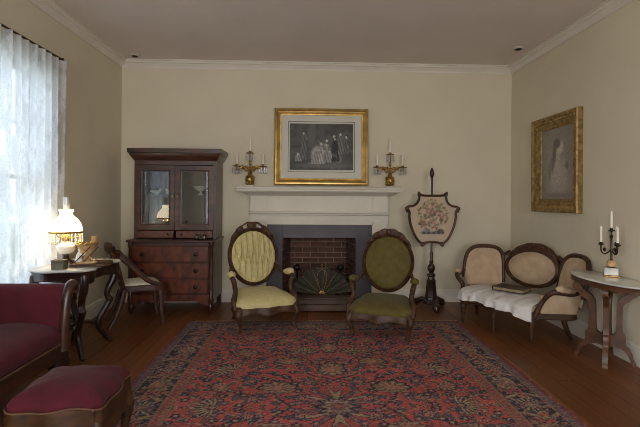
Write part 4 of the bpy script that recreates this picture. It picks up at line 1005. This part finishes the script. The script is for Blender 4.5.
# ================================================================== RED SOFA (runs along the left wall towards the camera)
so_ = thing('red_sofa', 'crimson velvet sofa with scrolled wooden arm end, next to the window table', 'sofa', (-1.95, 2.25, 0))
ox, oy = -1.95, 2.25
FXs = 0.31                                           # front of the seat (x, local)
def arm_curve(s):                                    # section of the rolled arm in (y, z), s = +1 far end
    inn = cat2([(0.795, 0.40), (0.80, 0.50), (0.81, 0.60), (0.825, 0.67), (0.85, 0.715), (0.885, 0.735), (0.92, 0.725), (0.945, 0.69), (0.94, 0.65), (0.915, 0.63), (0.895, 0.60), (0.885, 0.50), (0.88, 0.32), (0.795, 0.32)], 4)
    return [(s*a, b) for a, b in inn]
for s in (1, -1):
    m = MB().prism(arm_curve(s), -0.36, FXs-0.01, f=lambda a, b, t: (t, a, b))
    ar = obj('arm', m, 'red', so_, 50)
    pc = [(a, b) for a, b in arm_curve(s)]
    P = catm([(FXs, s*0.81, 0.30), (FXs+0.005, s*0.805, 0.42), (FXs+0.01, s*0.81, 0.56), (FXs+0.012, s*0.83, 0.66), (FXs+0.012, s*0.865, 0.725), (FXs+0.01, s*0.91, 0.725), (FXs+0.008, s*0.935, 0.685), (FXs+0.006, s*0.91, 0.655)])
    obj('arm_scroll', MB().tube(P, lerp([0.04, 0.034, 0.03, 0.032, 0.034, 0.034, 0.03, 0.026], len(P)), 10, up=(1, 0, 0)), 'mahog', ar)
    obj('arm_front', MB().prism([(a*0.985 if abs(a) > 0.83 else a, b) for a, b in pc], FXs-0.012, FXs+0.004, f=lambda a, b, t: (t, a, b)), 'mahog', ar, 40)
    m = MB().lathe([(0.035, 0.0), (0.048, 0.03), (0.055, 0.06), (0.04, 0.09), (0.05, 0.12), (0.065, 0.17), (0.065, 0.30)], (FXs-0.05, s*0.84, 0), 14)
    m.ell((FXs-0.01, s*0.86, 0.20), (0.02, 0.05, 0.03)).ell((FXs-0.01, s*0.85, 0.14), (0.018, 0.04, 0.02))
    obj('carved_foot', m, 'darkwood', so_)
    obj('back_foot', MB().box(-0.36, -0.30, s*0.84-0.03, s*0.84+0.03, 0, 0.30, 0.006), 'darkwood', so_)
def sseat(u, v):
    y = -0.80+1.60*u; t = v
    prof = cat2([(-0.30, 0.44), (-0.18, 0.485), (0.02, 0.50), (0.20, 0.485), (0.285, 0.455), (0.315, 0.41), (0.31, 0.36)], 4)
    i = t*(len(prof)-1); k = min(int(i), len(prof)-2); f_ = i-k
    e = min(1, min(u, 1-u)*14)
    return (prof[k][0]*(1-f_)+prof[k+1][0]*f_, y, (prof[k][1]*(1-f_)+prof[k+1][1]*f_)-0.012*(1-e))
obj('seat', MB().grid(sseat, 30, 25).box(-0.31, 0.29, -0.79, 0.79, 0.34, 0.43), 'red', so_, 60)
obj('seat_piping', MB().tube([(0.318, -0.80+1.6*k/20, 0.352) for k in range(21)], 0.007, 8), 'piping', so_)
obj('front_rail', MB().box(-0.32, 0.312, -0.88, 0.88, 0.24, 0.345, 0.008), 'mahog', so_)
m = MB().prism(cat2([(-0.28, 0.40), (-0.315, 0.55), (-0.35, 0.68), (-0.375, 0.74), (-0.35, 0.775), (-0.32, 0.75), (-0.30, 0.70)], 1), -0.1, 0.1, f=lambda a, b, t: (a, t, b))
def sback(u, v):
    y = -0.88+1.76*u
    sec = cat2([(-0.26, 0.42), (-0.275, 0.55), (-0.30, 0.67), (-0.325, 0.715), (-0.36, 0.73), (-0.395, 0.71), (-0.395, 0.60), (-0.385, 0.35)], 4)
    i = v*(len(sec)-1); k = min(int(i), len(sec)-2); f_ = i-k
    rise = 0.05*math.cos((u-0.5)*PI)
    z = sec[k][1]*(1-f_)+sec[k+1][1]*f_
    return (sec[k][0]*(1-f_)+sec[k+1][0]*f_, y, z+rise*max(0, (z-0.42)/0.3))
obj('back', MB().grid(sback, 30, 29), 'red', so_, 60)
obj('crest_rail', MB().tube([(-0.375, -0.88+1.76*k/24, 0.735+0.05*math.cos((k/24-0.5)*PI)) for k in range(25)], 0.022, 10), 'mahog', so_)

for o_ in list(so_.children)+[g for c_ in so_.children for g in c_.children]:
    for q in o_.data.vertices:
        if q.co.x < 0: q.co.x *= 0.62

# ================================================================== OTTOMAN
ot = thing('ottoman', 'square crimson velvet footstool with serpentine wooden rail beside the rug', 'footstool', (-1.165, 2.27, 0), math.radians(3), sc=0.97)
def otp(k):
    P = []
    for q in range(4):
        a = q*PI/2
        for (x, y) in ((-0.225, -0.19), (-0.19, -0.222), (-0.10, -0.215), (0, -0.235), (0.10, -0.215), (0.19, -0.222)):
            P.append(((x*math.cos(a)-y*math.sin(a))*k, (x*math.sin(a)+y*math.cos(a))*k))
    return cat2(P, 4, True)
cushion(otp(0.985), 0.365, 0.405, 0.06, 'cushion', 'red', ot)
P = otp(1.012)
obj('gimp_trim', MB().tube([(x, y, 0.368+0.008*math.sin(3*math.atan2(y, x)*4/3)) for x, y in P], 0.005, 8, True), 'piping', ot)
mb = slab_top(otp(1.0), [(0.02, 0.17), (0.0, 0.18), (0.004, 0.22), (0.0, 0.32), (0.004, 0.366)])
mb.v = [(x, y, z+(0.03*abs(math.cos(2*math.atan2(y, x))) if z < 0.2 else 0)) for x, y, z in mb.v]
obj('serpentine_rail', mb, 'walnut', ot, 40)
for ax, ay in ((1, 1), (1, -1), (-1, 1), (-1, -1)):
    Q = catm([(ax*0.19, ay*0.19, 0.30), (ax*0.205, ay*0.205, 0.20), (ax*0.195, ay*0.195, 0.10), (ax*0.19, ay*0.19, 0.04), (ax*0.205, ay*0.205, 0.014)])
    obj('cabriole_foot', MB().tube(Q, lerp([0.032, 0.036, 0.024, 0.018, 0.014], len(Q)), 10, up=(1, 0, 0)), 'walnut', ot)

# ================================================================== LACE CURTAIN
def lace():
    m = bpy.data.materials.new('lace'); m.use_nodes = True; nt = m.node_tree; N = nt.nodes; L = nt.links; N.clear()
    o = N.new('ShaderNodeOutputMaterial'); tr = N.new('ShaderNodeBsdfTransparent'); df = N.new('ShaderNodeBsdfDiffuse'); tl = N.new('ShaderNodeBsdfTranslucent')
    for q in (df, tl): q.inputs[0].default_value = (0.82, 0.84, 0.86, 1)
    mx = N.new('ShaderNodeMixShader'); mx.inputs[0].default_value = 0.6; L.new(df.outputs[0], mx.inputs[1]); L.new(tl.outputs[0], mx.inputs[2])
    tc = N.new('ShaderNodeTexCoord'); n1 = N.new('ShaderNodeTexNoise'); n1.inputs['Scale'].default_value = 9; n1.inputs['Detail'].default_value = 3
    vo = N.new('ShaderNodeTexVoronoi'); vo.inputs['Scale'].default_value = 70
    mp = N.new('ShaderNodeMapping'); mp.inputs['Scale'].default_value = (1, 1.6, 0.45); L.new(tc.outputs['Object'], mp.inputs[0])
    L.new(mp.outputs[0], n1.inputs['Vector']); L.new(tc.outputs['Object'], vo.inputs['Vector'])
    a = N.new('ShaderNodeMapRange'); a.inputs[1].default_value = 0.42; a.inputs[2].default_value = 0.56; a.inputs[3].default_value = 0.52; a.inputs[4].default_value = 0.93
    L.new(n1.outputs[0], a.inputs[0])
    b = N.new('ShaderNodeMapRange'); b.inputs[1].default_value = 0.2; b.inputs[2].default_value = 0.5; b.inputs[3].default_value = 0.94; b.inputs[4].default_value = 1.06
    L.new(vo.outputs[0], b.inputs[0])
    mu = N.new('ShaderNodeMath'); mu.operation = 'MULTIPLY'; mu.use_clamp = True; L.new(a.outputs[0], mu.inputs[0]); L.new(b.outputs[0], mu.inputs[1])
    m2 = N.new('ShaderNodeMixShader'); L.new(mu.outputs[0], m2.inputs[0]); L.new(tr.outputs[0], m2.inputs[1]); L.new(mx.outputs[0], m2.inputs[2])
    L.new(m2.outputs[0], o.inputs[0])
    return m
M['lace'] = lace()
def cur(u, v):
    y = 2.70+1.49*u; z = 0.06+2.545*v; g_ = 0.4+0.6*(1-v)
    fold = 0.042*math.sin(u*84+0.8*math.sin(u*9))*(0.7+0.3*v)+0.008*math.sin(u*171+2)+0.006*math.sin(u*23+v*3)
    hem = 0.012*math.sin(u*150) if v < 0.02 else 0
    return (X0+0.085+fold, y, z+hem)
cu = obj('lace_curtain', MB().grid(cur, 220, 24), 'lace', None, 80)
tag(cu, 'gathered white lace curtain hanging over the sunlit window', 'curtain')
rd = thing('curtain_rod', 'slim dark curtain rod above the lace curtain', 'curtain rod', (X0+0.085, 3.45, 2.625))
obj('rod', MB().tube([(0, -0.80, 0), (0, 0.76, 0)], 0.010, 8), 'bronze', rd)
for y in (-0.78, 0.74): obj('bracket', MB().box(-0.083, 0.012, y-0.008, y+0.008, -0.014, 0.014), 'bronze', rd, 0)

# ================================================================== CEILING SPOTLIGHTS (small, unlit)
def spot(x, y, label):
    t = thing('ceiling_spot', label, 'ceiling light', (x, y, H), group='small recessed ceiling fittings')
    obj('trim_ring', MB().lathe([(0.03, 0.0), (0.065, -0.002), (0.068, -0.010), (0.058, -0.020), (0.036, -0.022)], n=24), 'whiteplastic', t)
    obj('aperture', MB().lathe([(0.0, -0.004), (0.037, -0.004), (0.037, -0.026), (0.02, -0.034), (0.0, -0.034)], n=18), 'iron', t)
spot(-2.10, 5.48, 'small round ceiling fitting above the secretary corner')
spot(2.44, 4.98, 'small round ceiling fitting over the settee')

# ================================================================== RUG
RX0, RX1, RY0, RY1 = -1.25, 1.69, 0.85, 4.80
NX, NY = 392, 526
rs = np.random.RandomState(11)
hx, hy = (RX1-RX0)/2, (RY1-RY0)/2
qx, qy = NX//2, NY//2
XX, YY = np.meshgrid((np.arange(qx)+0.5)/qx*hx, (np.arange(qy)+0.5)/qy*hy)   # one quadrant, from the centre outwards
def C(r, g_, b): return np.array(lin((r, g_, b)))
RED, NAVY, CRM, ROSE, BLUE, BRN, PUR = C(172, 78, 72), C(44, 42, 56), C(154, 132, 104), C(166, 94, 86), C(84, 84, 98), C(116, 80, 64), C(114, 84, 90)
Q = np.zeros((qy, qx, 3)); Q[:] = RED
def put(mask, col, k=1.0):
    a = (mask.astype(float)*k)[..., None]; Q[:] = Q*(1-a)+col*a
def loc(cx, cy, ang):
    c, s = math.cos(ang), math.sin(ang); dx = XX-cx; dy = YY-cy; return dx*c+dy*s, -dx*s+dy*c
def rosette(cx, cy, r, n, cols, ang=0):
    u, v = loc(cx, cy, ang); d = np.hypot(u, v); th = np.arctan2(v, u); e = r*(0.82+0.18*np.cos(n*th))
    for k, c in zip((1.0, 0.74, 0.5, 0.26), cols): put(d < e*k, c)
def palmette(cx, cy, r, ang, cols):
    u, v = loc(cx, cy, ang); d = np.hypot(u*1.0, v*1.25); th = np.arctan2(v*1.25, u)
    e = r*(0.80+0.20*np.abs(np.cos(4.5*th)))*np.where(v < -0.25*r, 0.72, 1.0)
    put(d < e, cols[0]); put(d < e*0.84, cols[1]); put((d < e*0.84) & (np.sin(th*11) > 0.1) & (d > r*0.3), cols[2]); put(d < r*0.36, cols[3]); put(d < r*0.2, cols[2])
    put((np.abs(v+0.42*r) < 0.05*r) & (np.abs(u) < 0.6*r), cols[2])
def leaf(cx, cy, l, w_, ang, col, out=None):
    u, v = loc(cx, cy, ang); t = np.clip(u/l, 0, 1); hw = w_*np.sin(PI*t)**0.8; cv = v-0.18*l*np.sin(PI*t)*0.5; ok = (u > 0) & (u < l)
    if out is not None: put(ok & (np.abs(cv) < hw+0.007), out)
    put(ok & (np.abs(cv) < hw), col)
def vine(P, w_, col):
    P = cat2(P, 8)
    for (a, b), (c, d) in zip(P[:-1], P[1:]):
        dx, dy = c-a, d-b; l2 = dx*dx+dy*dy+1e-9; t = np.clip(((XX-a)*dx+(YY-b)*dy)/l2, 0, 1)
        put(np.hypot(XX-a-t*dx, YY-b-t*dy) < w_, col)
fx_, fy_ = hx-0.42, hy-0.42                             # field half size
# vines and scattered sprigs of the field
vine([(0, 0.42), (0.2, 0.55), (0.16, 0.8), (0.4, 0.95), (0.62, 0.82), (0.85, 1.0), (0.9, 1.3)], 0.008, NAVY)
vine([(0.3, 0.0), (0.42, 0.2), (0.3, 0.4), (0.52, 0.55), (0.78, 0.45), (0.95, 0.6)], 0.008, NAVY)
vine([(0.0, 1.25), (0.22, 1.15), (0.42, 1.3), (0.65, 1.18), (0.9, 1.4)], 0.008, NAVY)
vine([(0.55, 0.0), (0.7, 0.16), (0.92, 0.1), (1.0, 0.25)], 0.007, BRN)
vine([(0.2, 0.55), (0.45, 0.68), (0.62, 0.6), (0.9, 0.78)], 0.007, BRN)
pts = []
for k in range(3500):
    x, y = rs.rand()*fx_, rs.rand()*fy_
    if all(math.hypot(x-a, y-b) > 0.054 for a, b in pts) and math.hypot(x, y*0.9) > 0.26: pts.append((x, y))
for k, (x, y) in enumerate(pts):
    a = rs.rand()*2*PI; q = rs.randint(6)
    if q == 0: rosette(x, y, 0.036, 6, (NAVY, BLUE, ROSE, CRM), a)
    elif q == 1:
        for j in range(3): leaf(x, y, 0.055, 0.010, a+0.7*(j-1), CRM if j == 1 else NAVY, NAVY)
    elif q == 2: leaf(x, y, 0.075, 0.013, a, BLUE, NAVY); rosette(x, y, 0.02, 5, (NAVY, CRM, ROSE, ROSE), a)
    elif q == 3: rosette(x, y, 0.028, 5, (NAVY, ROSE, CRM, NAVY), a)
    elif q == 4: leaf(x, y, 0.06, 0.009, a, BRN, NAVY); leaf(x, y, 0.05, 0.008, a+1.2, CRM, None)
    else:
        for j in range(5): put(np.hypot(XX-x-0.024*math.cos(a+j*1.26), YY-y-0.024*math.sin(a+j*1.26)) < 0.013, NAVY)
        put(np.hypot(XX-x, YY-y) < 0.012, CRM)
# larger palmettes
for (x, y, r, a) in ((0.40, 0.28, 0.155, PI/2), (0.0, 0.62, 0.15, 0.0), (0.34, 0.78, 0.13, PI/2), (0.70, 0.98, 0.12, PI/2+0.4), (0.0, 1.12, 0.12, 0), (0.36, 1.32, 0.11, PI/2), (0.72, 1.40, 0.09, 0.5), (0.80, 0.30, 0.10, -0.6)):
    palmette(x, y, r, a-PI/2, (NAVY, BRN, CRM, ROSE))
for (x, y, a) in ((0.80, 0.0, 0), (0.78, 0.60, 0.5), (0.22, 0.98, 1.2)):   # leaf sprays
    for j in range(9): leaf(x, y, 0.16, 0.009, a+(j-4)*0.36, CRM, NAVY)
    rosette(x, y, 0.04, 6, (NAVY, PUR, CRM, ROSE))
for (x, y) in ((0.22, 0.12), (0.56, 0.12), (0.60, 0.40), (0.18, 0.38), (0.52, 1.12), (0.16, 1.42), (0.86, 1.16), (0.55, 0.68), (0.92, 0.80)):
    for j in range(6): rosette(x+0.05*math.cos(j*PI/3), y+0.05*math.sin(j*PI/3), 0.026, 5, (NAVY, BLUE, NAVY, CRM))
    rosette(x, y, 0.03, 6, (CRM, ROSE, NAVY, CRM))
# centre medallion
for j in range(16): leaf(0, 0, 0.27, 0.018, j*PI/8+0.2, CRM if j % 2 else PUR, NAVY)
for j in range(8): rosette(0.26*math.cos(j*PI/4+0.2), 0.26*math.sin(j*PI/4+0.2), 0.04, 6, (NAVY, BLUE, ROSE, CRM))
rosette(0, 0, 0.16, 10, (NAVY, PUR, BLUE, PUR)); rosette(0, 0, 0.10, 8, (CRM, PUR, BRN, ROSE))
# borders
ex = hx-XX; ey = hy-YY; e = np.minimum(ex, ey); s_along = np.where(ex < ey, YY, XX)
put(e < 0.42, BRN)
put((e < 0.415) & (e > 0.403), CRM, 0.6); put((e < 0.395) & (e > 0.345), ROSE, 0.7); put((e < 0.39) & (e > 0.35) & (np.sin(s_along*150+e*120) > 0.2), NAVY, 0.45); put((e < 0.345) & (e > 0.335), CRM, 0.6)
inb = (e < 0.333) & (e > 0.10); put(inb, NAVY)
K = Q.copy()
def border_motif(cx, cy, ang, k):
    if k % 2 == 0: palmette(cx, cy, 0.115, ang, (CRM, BRN, CRM, ROSE) if k % 4 else (BLUE, NAVY, CRM, ROSE))
    else:
        rosette(cx, cy, 0.075, 8, (ROSE, RED, NAVY, CRM))
        for j in (-1, 1): leaf(cx, cy, 0.16, 0.014, ang+PI/2+j*0.5-PI/2*(1-j), CRM, BRN)
k = 0
for y in np.arange(0.0, hy-0.1, 0.175): border_motif(hx-0.217, y, PI/2, k); k += 1
k = 1
for x in np.arange(0.0, hx-0.25, 0.175): border_motif(x, hy-0.217, 0, k); k += 1
for k in range(620):
    if k % 2: x, y = hx-0.11-0.215*rs.rand(), rs.rand()*hy
    else: x, y = rs.rand()*hx, hy-0.11-0.215*rs.rand()
    q = rs.randint(4); a = rs.rand()*6.28
    if q < 2: leaf(x, y, 0.05, 0.007, a, (CRM, ROSE, BLUE, BRN)[rs.randint(4)])
    else: rosette(x, y, 0.018, 5, (ROSE, CRM, NAVY, RED) if q == 2 else (BLUE, CRM, BLUE, BLUE), a)
keep = ((e < 0.333) & (e > 0.10))[..., None]; Q = np.where(keep, Q, np.where((e < 0.42)[..., None], K, Q))
put((e < 0.10) & (e > 0.09), CRM, 0.8); put((e < 0.09) & (e > 0.035), BLUE, 0.8); put((e < 0.08) & (e > 0.042) & (np.sin(s_along*150+e*60) > 0.0), ROSE, 0.4); put(e < 0.035, C(120, 60, 56))
full = np.concatenate([Q[::-1], Q], 0); full = np.concatenate([full[:, ::-1], full], 1)
# single knots of other wools, which break up every plain area
for col, share in ((C(160, 140, 112), 0.05), (C(44, 42, 56), 0.055), (C(116, 80, 64), 0.08), (C(84, 84, 98), 0.05)):
    g_ = rs.rand(full.shape[0], full.shape[1]//2+1) < share; g_ = np.repeat(g_, 2, 1)[:, :full.shape[1]]
    full = np.where(g_[..., None], full*0.25+col*0.75, full)
# wool abrash and wear
yy = np.linspace(0, 1, full.shape[0])[:, None, None]; full = full*(0.92+0.06*np.sin(yy*41)+0.05*np.sin(yy*97+1))*(0.70+0.60*rs.rand(full.shape[0], full.shape[1], 1))
rug = thing('oriental_rug', 'large red oriental rug with navy floral border and central medallion', 'rug', ((RX0+RX1)/2, (RY0+RY1)/2, 0))
painted('pile', np.clip(full, 0, 1), lambda u, v: ((u-0.5)*2*hx, (v-0.5)*2*hy, 0.0065+0.0004*math.sin(u*300)*math.sin(v*400)), 'rug', rug)
obj('backing', MB().box(-hx, hx, -hy, hy, 0.0006, 0.0058), 'leather', rug, 0)
for s in (-1, 1):
    m = MB()
    for k in range(220):
        x = -hx+2*hx*(k+0.5)/220+rnd.uniform(-.003, .003); l = rnd.uniform(0.035, 0.055); d = rnd.uniform(-.01, .01)
        m.add([(x-0.004, s*hy, 0.001), (x+0.004, s*hy, 0.001), (x+d+0.003, s*(hy+l), 0.001), (x+d-0.003, s*(hy+l), 0.001),
               (x-0.004, s*hy, 0.005), (x+0.004, s*hy, 0.005), (x+d+0.003, s*(hy+l), 0.003), (x+d-0.003, s*(hy+l), 0.003)],
              [(0, 1, 2, 3), (4, 7, 6, 5), (0, 4, 5, 1), (1, 5, 6, 2), (2, 6, 7, 3), (3, 7, 4, 0)])
    fr = obj('fringe', m, 'fringe', rug, 0); fr['kind'] = 'stuff'
